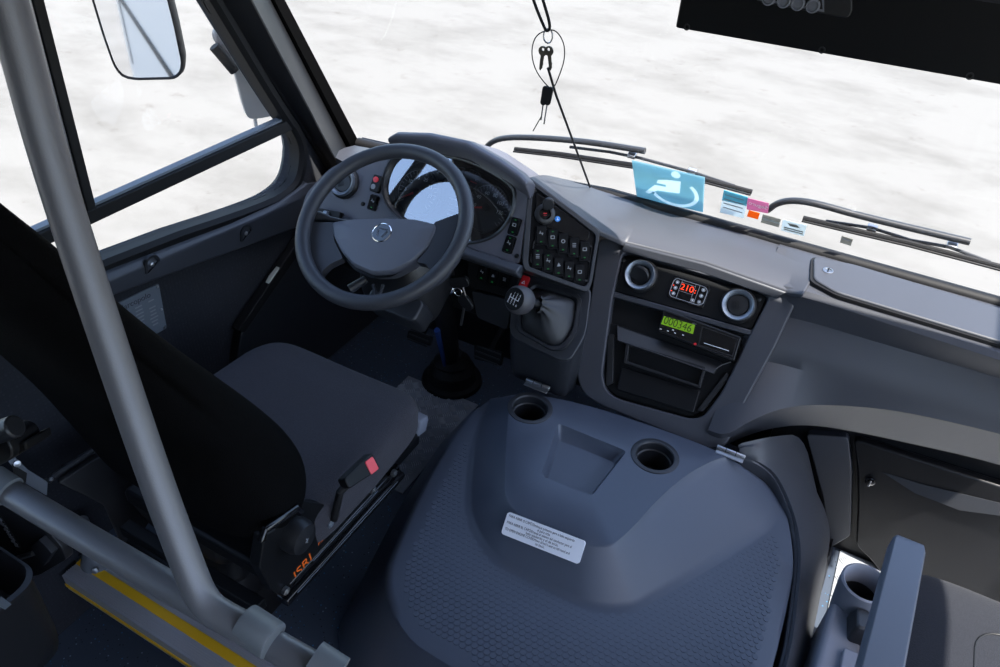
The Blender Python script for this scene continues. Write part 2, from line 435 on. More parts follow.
# A-pillar cladding, leaning back beside the windscreen
def line2(p, q, t): return p + (q - p) * t
A0, A1 = P(303, 133, x=XW), P(215, 0, x=XW)
B0, B1 = P(332, 152, x=XW + .06), P(252, 0, x=XW + .06)
C0, C1 = WS.w(*WS.px(346, 146, .02), .02), WS.w(*WS.px(271, 0, .02), .02)
D0, D1 = WS.w(*WS.px(357, 138, .0), 0), WS.w(*WS.px(285, 0, .0), 0)
m = M(); secs = []
for t in (-.35, 0, .3, .6, 1, 1.4, 1.8, 2.2):
    a, b, c_ = line2(A0, A1, t), line2(B0, B1, t), line2(C0, C1, t)
    secs.append([a + V((-.05, .0, 0)), a + V((.006, 0, 0)), a + V((.014, .008, 0)), a * .45 + b * .55 + V((.006, 0, 0)), b, b * .4 + c_ * .6 + V((.006, -.004, 0)), c_, c_ + V((-.10, .0, 0))])
m.loft(secs); p1 = struct(m.build('trim_2', PILLAR2, bevel=.004))
m = M(); secs = []
for t in (-.3, 0, .5, 1, 1.6, 2.2):
    c_, dd = line2(C0, C1, t), line2(D0, D1, t)
    secs.append([c_ + V((-.10, 0, 0)), c_, c_ * .5 + dd * .5 + V((0, -.012, 0)), dd, dd + V((-.10, .02, 0))])
m.loft(secs); m.build('windscreen_edge_seal', FRIT, p1)

# windscreen
w2 = bpy.data.objects.new('window_2', None); COL.objects.link(w2); w2.location = (-.2, 1.85, .8); struct(w2)
m = M(); m.fprism(WS, [(-1.5, -.12), (1.0, -.12), (1.0, 1.45), (-1.72, 1.45)], -.018, -.012); m.build('pane', GLASS, w2)
m = M(); m.tube([WS.w(x, s_, .004) for x, s_ in ((-1.5, -.09), (-1.25, -.075), (-1.0, -.05), (-.75, -.008), (-.6, .008), (-.4, .012), (0, .012), (.5, .012), (1.0, .012))], .017, 12); m.build('lower_seal', RUBBER, w2)
m = M(); m.fprism(WS, [(-1.5, -.14), (1.0, -.12), (1.0, .008), (-.6, .006), (-1.0, -.05), (-1.5, -.09)], -.022, -.010); m.build('black_border', GLOSSBLACK, w2)

# floors, front bulkhead and the rest of the body
m = M(); m.box((-.28, 1.265, -.10), (2.46, 1.37, .2)); struct(m.build('floor_1', VINYL))
m = M(); m.box((-.28, -1.3, -.23), (2.46, 3.8, .06)); struct(m.build('floor_2', VINYL))
m = M(); m.box((-.28, 1.97, .18), (2.46, .04, .92)); struct(m.build('wall_front', BLACK2))
m = M(); m.box((-.28, -.85, 2.14), (2.6, 4.2, .05)); struct(m.build('ceiling', mat('ceiling_panel', (.42, .43, .44), .7)))
m = M(); m.loft([[WS.w(x, .72, .015), WS.w(x, 1.40, .015), WS.w(x, 1.40, .06), WS.w(x, 1.15, .16), WS.w(x, .80, .14), WS.w(x, .72, .05)] for x in (-1.48, -.2, .95)]); struct(m.build('sun_block_header', PILLAR, bevel=.01))  # unseen header added above the windscreen to keep sun off console and binnacle
WR = .98
m = M()
def wallr(y0, y1, z0, z1): m.box((WR, (y0 + y1) / 2, (z0 + z1) / 2), (.05, y1 - y0, z1 - z0))
wallr(1.55, 2.0, -.2, .8); wallr(1.42, 1.60, 1.55, 2.12); wallr(1.60, 1.70, .8, 1.35); wallr(.42, .5, -.2, 2.12); wallr(-3.2, .42, -.2, .75); wallr(-3.2, 1.6, 1.95, 2.12); wallr(-1.6, -1.5, .7, 2.0)  # upper front panels are added, unseen, to block sun on the right dash
struct(m.build('wall_right', LINING))
d1 = bpy.data.objects.new('unseen_door_1', None); COL.objects.link(d1); d1.location = (WR, 1.0, 0); struct(d1)
m = M(); fr = Fr((WR - .02, 0, 0), (0, 1, 0), (0, 0, 1)); m.fring(fr, rrect(1.045, .88, 1.09, 2.14, .05), rrect(1.045, .88, .99, 1.66, .05), 0, .035); m.build('frame', PILLAR, d1)  # unseen door; opening sized to let sun reach the right floor, not the cover
m = M(); m.fprism(fr, rrect(1.025, .88, .94, 1.68, .05), .014, .018); m.build('pane', GLASS, d1)  # pane of the unseen door
m = M(); m.box((-.28, -2.95, 1.0), (2.6, .05, 2.4)); struct(m.build('wall_back', LINING))

# ------------------------------------------------------------------ dashboard
db = thing('dashboard', 'wide grey moulded dashboard running below the windscreen with a rounded right side', 'dashboard', (-.2, 1.7, .5))
# right-hand shell: stations along x, each a section in (y, z)
def sec(x, edge_y, edge_z, cr_y, cr_z, ar_y, ar_z, lip_y, lip_z, ws_z=.805):
    return [V((x, 1.93, .74)), V((x, 1.862, ws_z)), V((x, 1.80, ws_z + .012)), V((x, edge_y + .035, edge_z + .006)), V((x, edge_y + .010, edge_z + .002)), V((x, edge_y, edge_z - .010)),
            V((x, edge_y + .006, edge_z - .028)), V((x, (edge_y + cr_y) / 2 + .028, edge_z - .075)), V((x, cr_y + .012, cr_z + .022)), V((x, cr_y, cr_z)), V((x, cr_y - .004, cr_z - .03)),
            V((x, ar_y, ar_z + .012)), V((x, ar_y + .006, ar_z - .006)), V((x, lip_y, lip_z)), V((x, lip_y + .04, lip_z - .004)), V((x, 1.93, lip_z))]
SECS = [sec(-.12, 1.665, .775, 1.60, .645, 1.425, .475, 1.46, .42),
        sec(-.075, 1.66, .787, 1.588, .645, 1.415, .487, 1.46, .425),
        sec(-.03, 1.648, .797, 1.600, .650, 1.475, .520, 1.53, .430),
        sec(.03, 1.645, .800, 1.606, .650, 1.545, .532, 1.60, .430),
        sec(.10, 1.643, .800, 1.612, .650, 1.590, .537, 1.64, .440),
        sec(.20, 1.638, .800, 1.622, .650, 1.610, .562, 1.655, .455),
        sec(.30, 1.634, .800, 1.635, .650, 1.622, .580, 1.660, .470),
        sec(.50, 1.626, .800, 1.655, .650, 1.645, .590, 1.680, .490),
        sec(.72, 1.615, .800, 1.665, .650, 1.655, .590, 1.690, .490),
        sec(.95, 1.605, .800, 1.665, .650, 1.655, .590, 1.690, .490)]
m = M(); m.loft(smooth_rows(SECS, 2))
m.build('shell', DASH, db, ang=28)
# top left of the console hood: flat crown between the windscreen, the switch panel and the hood
SW = Fr((-.60, 1.47, .66), (1, 0, 0), (0, .24, .30))     # switch panel plane
BN = Fr((-1.03, 1.42, .72), (1, 0, 0), (0, .18, .26))     # binnacle face plane
_a, _b, _c = BN.w(*BN.px(526, 178)), SW.w(*SW.px(600, 231)), SW.w(*SW.px(588, 293))
_n = (_c - _a).cross(_b - _a).normalized()
_u = V((-_n.y, _n.x, 0)).normalized()
if _u.x < 0: _u = -_u
if _n.y > 0: _n = -_n
SW = Fr((_b + _c) / 2, _u, _n.cross(_u))
CO = Fr((-.288, 1.66, .76), (1, 0, 0), (0, .24, .30))    # centre console plane
swt = [SW.w(*SW.px(x, y, .004), .004) for x, y in ((529, 177), (600, 231))]
hoodL, hoodM, hoodR = P(625, 242, z=.785), P(705, 262, z=.79), P(787, 291, z=.785)
m = M()
front = [swt[0], swt[0] * .5 + swt[1] * .5, swt[1], hoodL, hoodM, hoodR, P(803, 294, z=.806)]
back = [V((-.80, 1.868, .80)), V((-.70, 1.868, .806)), V((-.58, 1.868, .812)), V((-.46, 1.868, .816)), V((-.28, 1.868, .816)), V((-.08, 1.868, .814)), V((.0, 1.868, .812))]
rows = []
for t in (0, .12, .3, .5, .7, .88, 1):
    rows.append([f * (1 - t) + b_ * t + V((0, 0, .012 * math.sin(PI * min(1, t * 1.3)) if 2 < i < 6 else .004 * math.sin(PI * t))) for i, (f, b_) in enumerate(zip(front, back))])
m.sheet(rows, (0, .0, -.016)); m.build('crown', DASH, db, bevel=.004, ang=25)
m = M(); rows = []
for x, zf, yb_, zb_ in ((-1.48, .74, 1.88, .70), (-1.3, .78, 1.88, .72), (-1.1, .80, 1.875, .75), (-.9, .81, 1.87, .785), (-.74, .83, 1.868, .80)):
    y0 = {-1.48: 1.72, -1.3: 1.62}.get(x, 1.55); rows.append([V((x, y0, zf)), V((x, y0 * .6 + yb_ * .4, zf)), V((x, y0 * .25 + yb_ * .75, (zf + zb_) / 2 + .01)), V((x, yb_, zb_))])
m.sheet(rows, (0, 0, -.02)); m.build('crown_left', DASH, db, ang=25)
# stowage lid on the top right, with its round turn-lock
LID = Fr((0, 1.66, .812), (1, 0, 0), (0, 1, .04))
m = M(); lid = LID.pts([(813, 259), (823, 257), (852, 266), (1000, 313)]) ; lb = LID.pts([(1000, 345), (835, 294), (813, 281)])
poly = rpoly([lid[0], lid[2], (.80, lid[3][1] - .005), (.80, lb[0][1]), lb[1], lb[2]], .015)
m.fprism(LID, poly, -.004, .007); m.build('lid', DASH, db, .003)
m = M(); m.fring(LID, [(a + (.006 if a > .3 else -.006 if a < 0.02 else 0), b - .006 if b < .05 else b + .006) for a, b in poly], poly, -.006, .0015); m.build('lid_gap', RUBBER, db)
a, b = LID.px(828, 271, .007); fr = LID.sub(a, b, .007)
m = M(); m.lathe(fr, [(.012, -.001), (.012, .002), (.0095, .0025), (.0095, .001), (.0, .001)], 24, caps=False); lk = m.build('turn_lock', STEEL, db)
m = M(); m.box(fr.w(0, 0, .002), (.003, .018, .004), fr); m.build('turn_slot', BLACK, lk)
# lower right panels
m = M(); m.loft([[V((.02, 1.690, .0)), V((.945, 1.705, .0)), V((.945, 1.74, .0)), V((.02, 1.74, .0))], [V((.02, 1.70, .50)), V((.945, 1.72, .50)), V((.945, 1.76, .50)), V((.02, 1.76, .50))]]); m.build('lower_panel', DOORM, db)
LP = Fr((.3, 1.690, .25), (1, .016, 0), (0, .01, .5))
m = M(); pl = LP.pts([(806, 434), (848, 437), (852, 470), (851, 520), (850, 536), (829, 548), (824, 500)], .01)
m.fprism(LP, rpoly(pl, .012), -.02, .012); m.build('corner_panel', GREY, db, .004)
q = LP.pts([(853, 438), (1000, 478), (1000, 605), (872, 560), (856, 545), (858, 500), (857, 465)], .012)
ex = q[1][0] - .06
dpoly = [q[0], (ex + .35, q[1][1] - .010), (ex + .35, .02 - .23), (q[3][0] + .03, q[3][1] - .03), q[3], q[4], q[5], q[6]]
m = M(); m.fprism(LP, rpoly(dpoly, .02), -.01, .016); dr = m.build('door', DOORM, db, .005)
a, b = LP.px(870, 481, .018); fr = LP.sub(a, b, .016)
m = M(); m.lathe(fr, [(.013, 0), (.013, .006), (.010, .008), (0, .008)], 20, caps=False); lk = m.build('turn_latch', GLOSSBLACK, dr)
m = M(); m.box(fr.w(0, 0, .010), (.005, .020, .008), fr); m.build('latch_grip', STEEL, lk, .001)
q = LP.pts([(884, 473), (930, 488), (1000, 511), (1000, 505), (940, 500), (905, 489)], .017)
fp = LP.pts([(882, 472), (925, 485), (1000, 503), (1000, 511), (960, 507), (915, 492)], .017)
e0 = fp[0]; m = M(); m.loft([[LP.w(*fp[0], .014), LP.w(*fp[1], .014), LP.w(*fp[2], .014), LP.w(.85 - .3, fp[2][1] - .02, .014), LP.w(.85 - .3, fp[3][1] - .045, .014), LP.w(*fp[3], .014), LP.w(*fp[4], .014), LP.w(*fp[5], .014)],
                                          [LP.w(*fp[0], .017), LP.w(*fp[1], .018), LP.w(*fp[2], .018), LP.w(.85 - .3, fp[2][1] - .02, .018), LP.w(.85 - .3, fp[3][1] - .045, .034), LP.w(*fp[3], .034), LP.w(*fp[4], .030), LP.w(*fp[5], .022)]])
m.build('grip_flute', PILLAR, dr)

# ------------------------------------------------------------------ centre console
cc = thing('center_console', 'grey and black centre console below the dashboard hood, holding two round vents', 'console', (-.288, 1.55, .45))
outer = CO.pts([(599, 237), (590, 300), (576, 374), (582, 393), (600, 405), (712, 450), (727, 445), (745, 402), (774, 349), (800, 294)])
inner = CO.pts([(623, 251), (612, 300), (602, 375), (606, 391), (618, 399), (690, 419), (703, 417), (722, 392), (748, 338), (771, 294)])
outer = rpoly(outer, .02, 3); inner = rpoly(inner, .02, 3)
m = M(); m.fring(CO, outer, inner, -.10, .0); m.build('surround', DASH, cc, .006, 3)
hood_f = [P(x, y, z=.765) for x, y in ((621, 250), (700, 271), (775, 297))]
m = M(); m.loft([[hoodL + V((0, .02, .0)), hoodL + V((0, -.004, -.004)), hood_f[0] + V((0, 0, -.004)), hood_f[0] + V((0, .04, -.004))],
                 [hoodM + V((0, .02, .0)), hoodM + V((0, -.004, -.004)), hood_f[1] + V((0, 0, -.004)), hood_f[1] + V((0, .04, -.004))],
                 [hoodR + V((0, .02, .0)), hoodR + V((0, -.004, -.004)), hood_f[2] + V((0, 0, -.004)), hood_f[2] + V((0, .04, -.004))]]); m.build('hood_lip', GREY, cc, .003)
m = M(); m.fprism(CO, [(a * 1.01, b) for a, b in inner], -.11, -.028); m.build('fascia', BLACK, cc)
up = CO.pts([(625, 256), (768, 296), (752, 330), (613, 291)], -.012)
m = M(); m.fprism(CO, rpoly(up, .012), -.03, -.012); m.build('vent_panel', BLACK, cc, .003)
lg = CO.pts([(612, 291), (754, 331), (752, 336), (611, 297)], -.010)
m = M(); m.fprism(CO, lg, -.03, -.004); m.build('ledge', GREY, cc, .003)
for x, y in ((617, 260), (759, 299)):
    a, b = CO.px(x + (6 if x < 700 else 0), y, -.01); m = M(); m.lathe(CO.sub(a, b, -.012), [(.006, 0), (.006, .002), (.004, .003)], 14); m.build('screw_cap', BLACK2, cc)

def air_vent(fr, r, parent, ang, tilt, slats=True):
    m = M(); m.lathe(fr, [(r * 1.16, -.004), (r * 1.16, .004), (r * 1.08, .010), (r * 1.0, .012), (r * .96, .004)], 44, caps=False); v = m.build('air_vent', BLACK2, parent)
    m = M(); m.lathe(fr, [(r * 1.02, .006), (r * 1.02, .017), (r * .96, .022), (r * .80, .019), (r * .70, .012), (r * .70, .002)], 44, caps=False); m.build('silver_ring', SATIN, v)
    m = M(); m.lathe(fr, [(r * .71, -.02), (0, -.02)], 32, caps=False); m.build('duct', BLACK, v)
    f2 = Fr(fr.w(0, 0, .007), fr.u * math.cos(ang) + fr.v * math.sin(ang), (fr.v * math.cos(ang) - fr.u * math.sin(ang)) * math.cos(tilt) + fr.n * math.sin(tilt))
    m = M(); m.lathe(f2, [(r * .69, -.003), (r * .69, .002), (r * .62, .005), (0, .006)], 36, caps=False); fl = m.build('flap', BLACK2, v)
    if slats:
        m = M()
        for k in (-2, -1, 0, 1, 2):
            m.box(f2.w(k * r * .1 - r * .15, 0, .0062), (r * .03, r * .5, .001), f2)
        m.build('flap_marks', BLACK, fl)
    return v
a, b = CO.px(640, 275, .0); air_vent(CO.sub(a, b, -.012), .0385, cc, -.25, .72, False)
a, b = CO.px(738, 305, .0); air_vent(CO.sub(a, b, -.012), .0385, cc, .3, .05, True)
# stowage pocket under the tachograph
pk = CO.pts([(606, 323), (616, 324), (722, 361), (738, 365), (728, 378), (700, 413), (690, 417), (617, 396), (607, 388), (602, 374)], -.02)
m = M(); m.fprism(CO, rpoly(pk, .006), -.03, -.020); m.build('pocket_frame', BLACK, cc, .002)
lg = [CO.px(x, y, -.01) for x, y in ((616, 325), (722, 362), (714, 374), (618, 341))]
m = M(); m.loft([[CO.w(*lg[0], -.022), CO.w(*lg[1], -.022), CO.w(*lg[2], -.022), CO.w(*lg[3], -.022)], [CO.w(*lg[0], -.018), CO.w(*lg[1], -.018), CO.w(*lg[2], .004), CO.w(*lg[3], .004)]]); m.build('pocket_ledge', BLACK2, cc, .002)
so = rpoly(CO.pts([(626, 342), (706, 367), (700, 388), (624, 363)], .0), .003); si = rpoly(CO.pts([(629, 346), (703, 369), (698, 385), (627, 361)], .0), .003)
m = M(); m.fring(CO, so, si, -.03, .002); m.build('slot_frame', BLACK2, cc, .001)
m = M(); fl = CO.pts([(621, 366), (700, 390), (694, 413), (617, 390)], -.005); m.loft([[CO.w(*p, -.025) for p in fl], [CO.w(*fl[0], -.012), CO.w(*fl[1], -.012), CO.w(*fl[2], .001), CO.w(*fl[3], .001)]]); m.build('flap', BLACK, cc, .003)
for g4 in ([(608, 335), (614, 334), (613, 383), (606, 386)], [(727, 372), (729, 377), (703, 412), (697, 410)]):
    pp = CO.pts(g4, -.01); m = M(); m.fprism(CO, rpoly(pp, .004), -.025, -.008); m.build('side_grip', BLACK2, cc, .003)
m = M(); tw = [CO.w(*CO.px(x, y, .0), .002) for x, y in ((716, 369), (722, 365), (731, 362))]; m.tube(tw, .0012, 6); m.build('wire', STEEL, cc)

# climate controller
a, b = CO.px(688.5, 292, -.01); fr = CO.sub(a, b, -.012)
cl = thing('climate_controller', 'black climate control panel with red digits between the two round vents', 'controller', fr.w(0, -.03, 0))
m = M(); m.fprism(fr, rrect(0, 0, .096, .060, .008), -.001, .004); m.build('body', GLOSSBLACK, cl, .001)
hz = rpoly([(-.040, .025), (.036, .025), (.045, .017), (.045, -.017), (.036, -.025), (-.040, -.025), (-.045, -.017), (-.045, .017)], .004, 2)
m = M(); m.fring(fr, hz, [(x * .96, y * .94) for x, y in hz], .004, .0046); m.build('outline', GREYPRINT, cl)
m = M()
for x in (-.024, .012, .022): m.box(fr.w(x, 0, .0043), (.001, .048, .0006), fr)
m.box(fr.w(-.006, .018, .0043), (.036, .001, .0006), fr); m.box(fr.w(-.006, -.004, .0043), (.036, .001, .0006), fr); m.build('divider_lines', GREYPRINT, cl)
m = M(); m.box(fr.w(-.006, .007, .0042), (.034, .018, .0006), fr); m.build('display', GLOSSBLACK, cl)
text('digits', '210', fr, -.006, .007, .0047, .022, REDLED, cl, sx=1.05)
for x, y in ((-.034, .015), (-.034, 0), (-.034, -.015), (.017, -.017), (.0335, .016), (.0335, 0), (.0335, -.016)):
    m = M(); m.fring(fr, circ(x, y, .005, 14), circ(x, y, .0036, 14), .004, .0047); bt = m.build('button', GREYPRINT, cl)
    m = M()
    for k in range(3):
        f3 = fr.sub(x, y, .0043, k * PI / 3); m.box(f3.w(0, 0, 0), (.0012, .0062, .0006), f3)
    m.build('symbol', WHITE, bt)
for x, y in ((-.041, .005), (-.041, -.010), (.016, .008), (.016, .002)):
    m = M(); m.box(fr.w(x, y, .0045), (.0025, .0025, .0008), fr); m.build('indicator_light', REDLED, cl)

# tachograph
TA = CO.sub(*CO.px(699, 335, .01), .0)
tg = thing('tachograph', 'black tachograph with a green display slotted into the console below the vents', 'tachograph', TA.w(0, -.04, 0))
tp = TA.pts([(664, 309), (741, 337), (734, 361), (658, 331)], .014)
m = M(); m.fprism(TA, rpoly(tp, .004), -.028, .014); m.build('body', BLACK2, tg, .002)
m = M(); m.fprism(TA, rpoly([(x * .97, y * .86) for x, y in tp], .003), .0135, .0148); m.build('front_panel', GLOSSBLACK, tg)
dp = TA.pts([(664, 316), (695, 325), (693, 334), (661, 324)], .0155)
m = M(); m.fprism(TA, dp, .014, .0155); m.build('display', LCDG, tg)
cx = sum(p[0] for p in dp) / 4; cy = sum(p[1] for p in dp) / 4
text('odometer_digits', '000346', TA, cx - .001, cy, .0158, .028, LCDK, tg, sx=.86)
for x, y in ((661, 329), (668, 331), (675, 333), (683, 335), (673, 330)):
    a, b = TA.px(x, y, .015); m = M(); m.box(TA.w(a, b, .0151), (.0045, .0022, .0008), TA); m.build('key_mark', WHITE, tg)
a, b = TA.px(695, 344, .015); m = M(); m.lathe(TA.sub(a, b, .0148), [(.0035, 0), (.0035, .001), (0, .0015)], 14, caps=False); m.build('red_button', RED, tg)
p0, p1_ = TA.px(704, 343, .015), TA.px(729, 351, .015); m = M(); m.tube([TA.w(*p0, .015), TA.w(*p1_, .015)], .0009, 6); m.build('card_slot', WHITE, tg)
a, b = TA.px(694, 325, .015); text('lettering', 'VDO', TA, a, b + .003, .0150, .005, GREYPRINT, tg)
m = M(); dr_ = TA.pts([(702, 326), (738, 339), (733, 357), (698, 345)], .015); m.fring(TA, dr_, [(x * .93 + .0035, y * .9) for x, y in dr_], .0145, .0152); m.build('drawer_outline', BLACK2, tg)

# ------------------------------------------------------------------ switch panel
def rocker(fr, w, h, parent, led=True, mark=0):
    m = M(); m.fring(fr, rrect(0, 0, w, h, w * .18), rrect(0, 0, w * .84, h * .9, w * .14), -.002, .004); r = m.build('rocker_switch', ROCKM, parent)
    ww, hh = w * .40, h * .43
    m = M(); m.loft([[fr.w(x, y, hz_) for x, y, hz_ in ((-ww, -hh, .001), (ww, -hh, .001), (ww, -hh, .004), (-ww, -hh, .004))],
                     [fr.w(x, y, hz_) for x, y, hz_ in ((-ww, -hh * .05, .001), (ww, -hh * .05, .001), (ww, -hh * .05, .0062), (-ww, -hh * .05, .0062))],
                     [fr.w(x, y, hz_) for x, y, hz_ in ((-ww, hh * .55, .001), (ww, hh * .55, .001), (ww, hh * .55, .010), (-ww, hh * .55, .010))],
                     [fr.w(x, y, hz_) for x, y, hz_ in ((-ww, hh, .001), (ww, hh, .001), (ww, hh, .0115), (-ww, hh, .0115))]]); m.build('rocker', ROCKM, r, .0012)
    f2 = Fr(fr.w(0, h * .08, .0083), fr.u, fr.v + fr.n * .18)
    m = M()
    if mark == 0: m.fring(f2, circ(0, 0, w * .18, 12), circ(0, 0, w * .11, 12), -.002, .0006)
    elif mark == 1:
        for k in range(3): m.box(f2.w(0, (k - 1) * w * .14, 0), (w * .32, w * .06, .001), f2)
    elif mark == 2: m.fprism(f2, [(-w * .16, -w * .16), (w * .16, -w * .1), (0, w * .2)], -.001, .0006)
    elif mark == 3: m.fring(f2, rrect(0, 0, w * .36, w * .3, w * .05, 2), rrect(0, 0, w * .24, w * .18, w * .04, 2), -.001, .0006)
    else:
        m.box(f2.w(0, 0, 0), (w * .36, w * .07, .001), f2); m.box(f2.w(-w * .08, w * .1, 0), (w * .07, w * .22, .001), f2); m.box(f2.w(w * .1, -w * .06, 0), (w * .07, w * .18, .001), f2)
    m.build('symbol', GREYPRINT, r)
    if led:
        for y in (([-.33, .36] if led == 2 else [-.33])):
            m = M(); m.box(fr.w(0, h * y, .0047 if y < 0 else .0105), (w * .16, h * .05, .0012), fr); m.build('indicator_light', GREENLED, r)
    return r

sw = thing('switch_panel', 'black panel with two rows of rocker switches between instrument cluster and centre console', 'switch panel', SW.w(0, .08, 0))
so = SW.pts([(529, 178), (600, 231), (592, 282), (588, 293), (524, 270), (522, 262)]); si = SW.pts([(533, 186), (596, 235), (588, 283), (584, 287), (529, 267), (528, 262)])
so = rpoly(so, .012, 3); si = rpoly(si, .012, 3)
m = M(); m.fring(SW, so, si, -.05, .004); m.build('frame', PODM, sw, .003)
m = M(); m.fprism(SW, si, -.05, -.004); m.build('plate', ROCKM, sw)
sp_ = SW.pts([(536, 192), (590, 231), (588, 240), (583, 242), (540, 224), (535, 219)], -.002)
m = M(); m.fprism(SW, rpoly(sp_, .008), -.006, .001); m.build('socket_plate', GLOSSBLACK, sw, .001)
for row in ([(534, 240), (590, 262), (588, 282), (530, 262)], [(537, 226), (592, 247), (590, 261), (535, 241)]):
    pp = SW.pts(row, 0); m = M(); m.fring(SW, rpoly(pp, .005), rpoly([(x * .985, y + (.004 if y < sum(p[1] for p in pp) / 4 else -.003)) for x, y in pp], .005), -.006, .002); m.build('row_frame', BLACK2, sw)
top_row = [(541, 235), (552.5, 239), (563, 243), (574, 247), (584.5, 251)]
low_row = [(537.5, 258), (548, 262.5), (558.5, 266.5), (569, 270), (579.5, 273.5)]
for i, (x, y) in enumerate(top_row):
    a, b = SW.px(x, y, .004)
    r = rocker(SW.sub(a, b, -.001), .029, .050, sw, 2 if i == 1 else 1, (4, 3, 0, 1, 3)[i])
for i, (x, y) in enumerate(low_row):
    a, b = SW.px(x, y, .004); rocker(SW.sub(a, b, -.001), .029, .048, sw, 2 if i < 2 else 1, (1, 4, 2, 4, 3)[i])
a, b = SW.px(545, 214, .004); fr = SW.sub(a, b, .001)
m = M(); m.lathe(fr, [(.026, 0), (.026, .004), (.022, .008), (.015, .009), (.015, .0)], 30, caps=False); k = m.build('power_socket', BLACK2, sw)
m = M(); m.lathe(fr, [(.015, .004), (0, .006)], 24, caps=False); m.build('socket_print', GLOSSBLACK, k)
m = M(); m.box(fr.w(0, .001, .0062), (.009, .002, .001), fr); m.box(fr.w(0, -.004, .0062), (.007, .001, .001), fr); m.build('mark', RED, k)
f2 = Fr(fr.w(.006, .020, .010), fr.u, fr.v * .75 + fr.n * .65)
m = M(); m.fprism(f2, rpoly([(-.013, -.008), (.013, -.008), (.015, .012), (.008, .024), (-.008, .024), (-.015, .012)], .006), 0, .009); m.build('socket_cap', PILLAR, k, .003)
a, b = SW.px(557.5, 219, .002); fr = SW.sub(a, b, .001)
m = M(); m.lathe(fr, [(.007, 0), (.007, .0015), (.005, .002), (0, .002)], 18, caps=False); k = m.build('blue_badge', BLUE, sw)
m = M(); m.box(fr.w(0, 0, .0022), (.002, .007, .0006), fr); m.box(fr.w(0, -.002, .0022), (.006, .0015, .0006), fr); m.build('mark', WHITE, k)
for x, y in ((535, 190), (587, 234)):
    a, b = SW.px(x, y, 0); m = M(); m.lathe(SW.sub(a, b, -.004), [(.0045, 0), (.0045, .002), (0, .003)], 12, caps=False); m.build('screw_cap', BLACK2, sw)

# ------------------------------------------------------------------ gear lever pod
PO = Fr((-.58, 1.46, .645), (1, 0, 0), (0, .16, .115))
pod = thing('gear_lever_console', 'grey gear lever pod with a leather gaiter standing between cluster and engine cover', 'gear lever', PO.w(0, -.08, -.1))
pt = PO.pts([(524, 264), (592, 288), (586, 335), (571, 360), (560, 361), (512, 338), (509, 330), (511, 285)])
pt = rpoly(pt, .022, 4)
pin = PO.pts([(535, 285), (579, 298), (574, 332), (563, 347), (551, 348), (520, 330), (519, 320), (528, 293)]); pin = rpoly(pin, .02, 4)
low = [P(x, y, z=.46) for x, y in ((530, 330), (590, 340), (588, 370), (575, 389), (562, 392), (515, 376), (511, 366), (512, 335))]
m = M()
zc = lambda q, z: V((q.x, q.y + .012, z))
R0 = [PO.w(a, b, 0) for a, b in pt]
R1 = [PO.w(a * .985, b * .99, -.010) for a, b in pt]
cen = sum(R0, V((0, 0, 0))) / len(R0)
R2 = [V((p.x * .96 + cen.x * .04, p.y * .94 + (cen.y + .10) * .06, .52 - (cen.y - p.y) * .1)) for p in R0]
R3 = [V((p.x * .90 + cen.x * .10, p.y * .88 + (cen.y + .14) * .12, .44)) for p in R0]
A = m.ring([PO.w(a, b, 0) for a, b in pin]); B = m.ring([PO.w(a * 1.0, b, -.03) for a, b in pin])
def resamp(lp, n):
    lp = [V(p) for p in lp]; L = [0]
    for i in range(len(lp)): L.append(L[-1] + (lp[(i + 1) % len(lp)] - lp[i]).length)
    out = []; j = 0
    for k in range(n):
        t = L[-1] * k / n
        while L[j + 1] < t: j += 1
        f = (t - L[j]) / max(1e-9, L[j + 1] - L[j]); out.append(lp[j] * (1 - f) + lp[(j + 1) % len(lp)] * f)
    return out
r0, r1, r2, r3 = [m.ring(r) for r in (R0, R1, R2, R3)]
m.bridge(r3, r2); m.bridge(r2, r1); m.bridge(r1, r0); m.bridge(r0, A); m.bridge(A, B); m.f.append(tuple(B))
m.build('housing', PODM, pod, .004)
m = M(); cx_ = sum(p[0] for p in pin) / len(pin); cy_ = sum(p[1] for p in pin) / len(pin)
sc = lambda k, l=pin: [(cx_ + (x - cx_) * k, cy_ + (y - cy_) * k) for x, y in l]
rs = [m.ring([PO.w(*p, h) for p in sc(k)]) for k, h in ((1.12, .001), (1.10, .007), (1.0, .008), (.93, .003), (.92, -.02))]
for p, q in zip(rs, rs[1:]): m.bridge(p, q)
m.build('gaiter_frame', PILLAR, pod)
# gaiter: pleated leather rising to the lever
ka, kb = PO.px(518, 299, .10); kn = PO.w(ka, kb, .095)
la, lb = PO.px(541, 305, .055); neck = PO.w(la, lb, .055)
ax = (kn - neck).normalized()
m = M(); rings = []; N = 56; base = [PO.w(*p, -.008) for p in sc(.93)]; base = [V(p) for p in resamp(base, N)]
side = ax.cross(V((0, 0, 1))).normalized(); up_ = side.cross(ax)
ring_n = []
c0 = sum(base, V((0, 0, 0))) / N
angs = [math.atan2((p - c0).dot(PO.v), (p - c0).dot(PO.u)) for p in base]
u2 = (PO.u - ax * PO.u.dot(ax)).normalized(); v2 = ax.cross(u2)
for t in (0, .12, .3, .5, .7, .85, .95, 1.0, 1.06):
    ring = []
    for i, p in enumerate(base):
        an = angs[i]; rr_ = .018 if t < 1.03 else .021
        q = neck + (u2 * math.cos(an) + v2 * math.sin(an)) * rr_
        tt = min(1, t)
        s = tt ** 1.5; pos = p * (1 - s) + q * s + PO.n * (.012 * math.sin(PI * min(1, tt ** .7)) )
        wob = (math.sin(an * 9) * .0022 * tt * tt + .0022 * math.sin(an * 4 + .8) * math.sin(PI * tt)) 
        pos = pos + (pos - (c0 * (1 - s) + neck * s)).normalized() * wob
        if t > 1: pos = pos + ax * .008
        ring.append(pos)
    rings.append(ring)
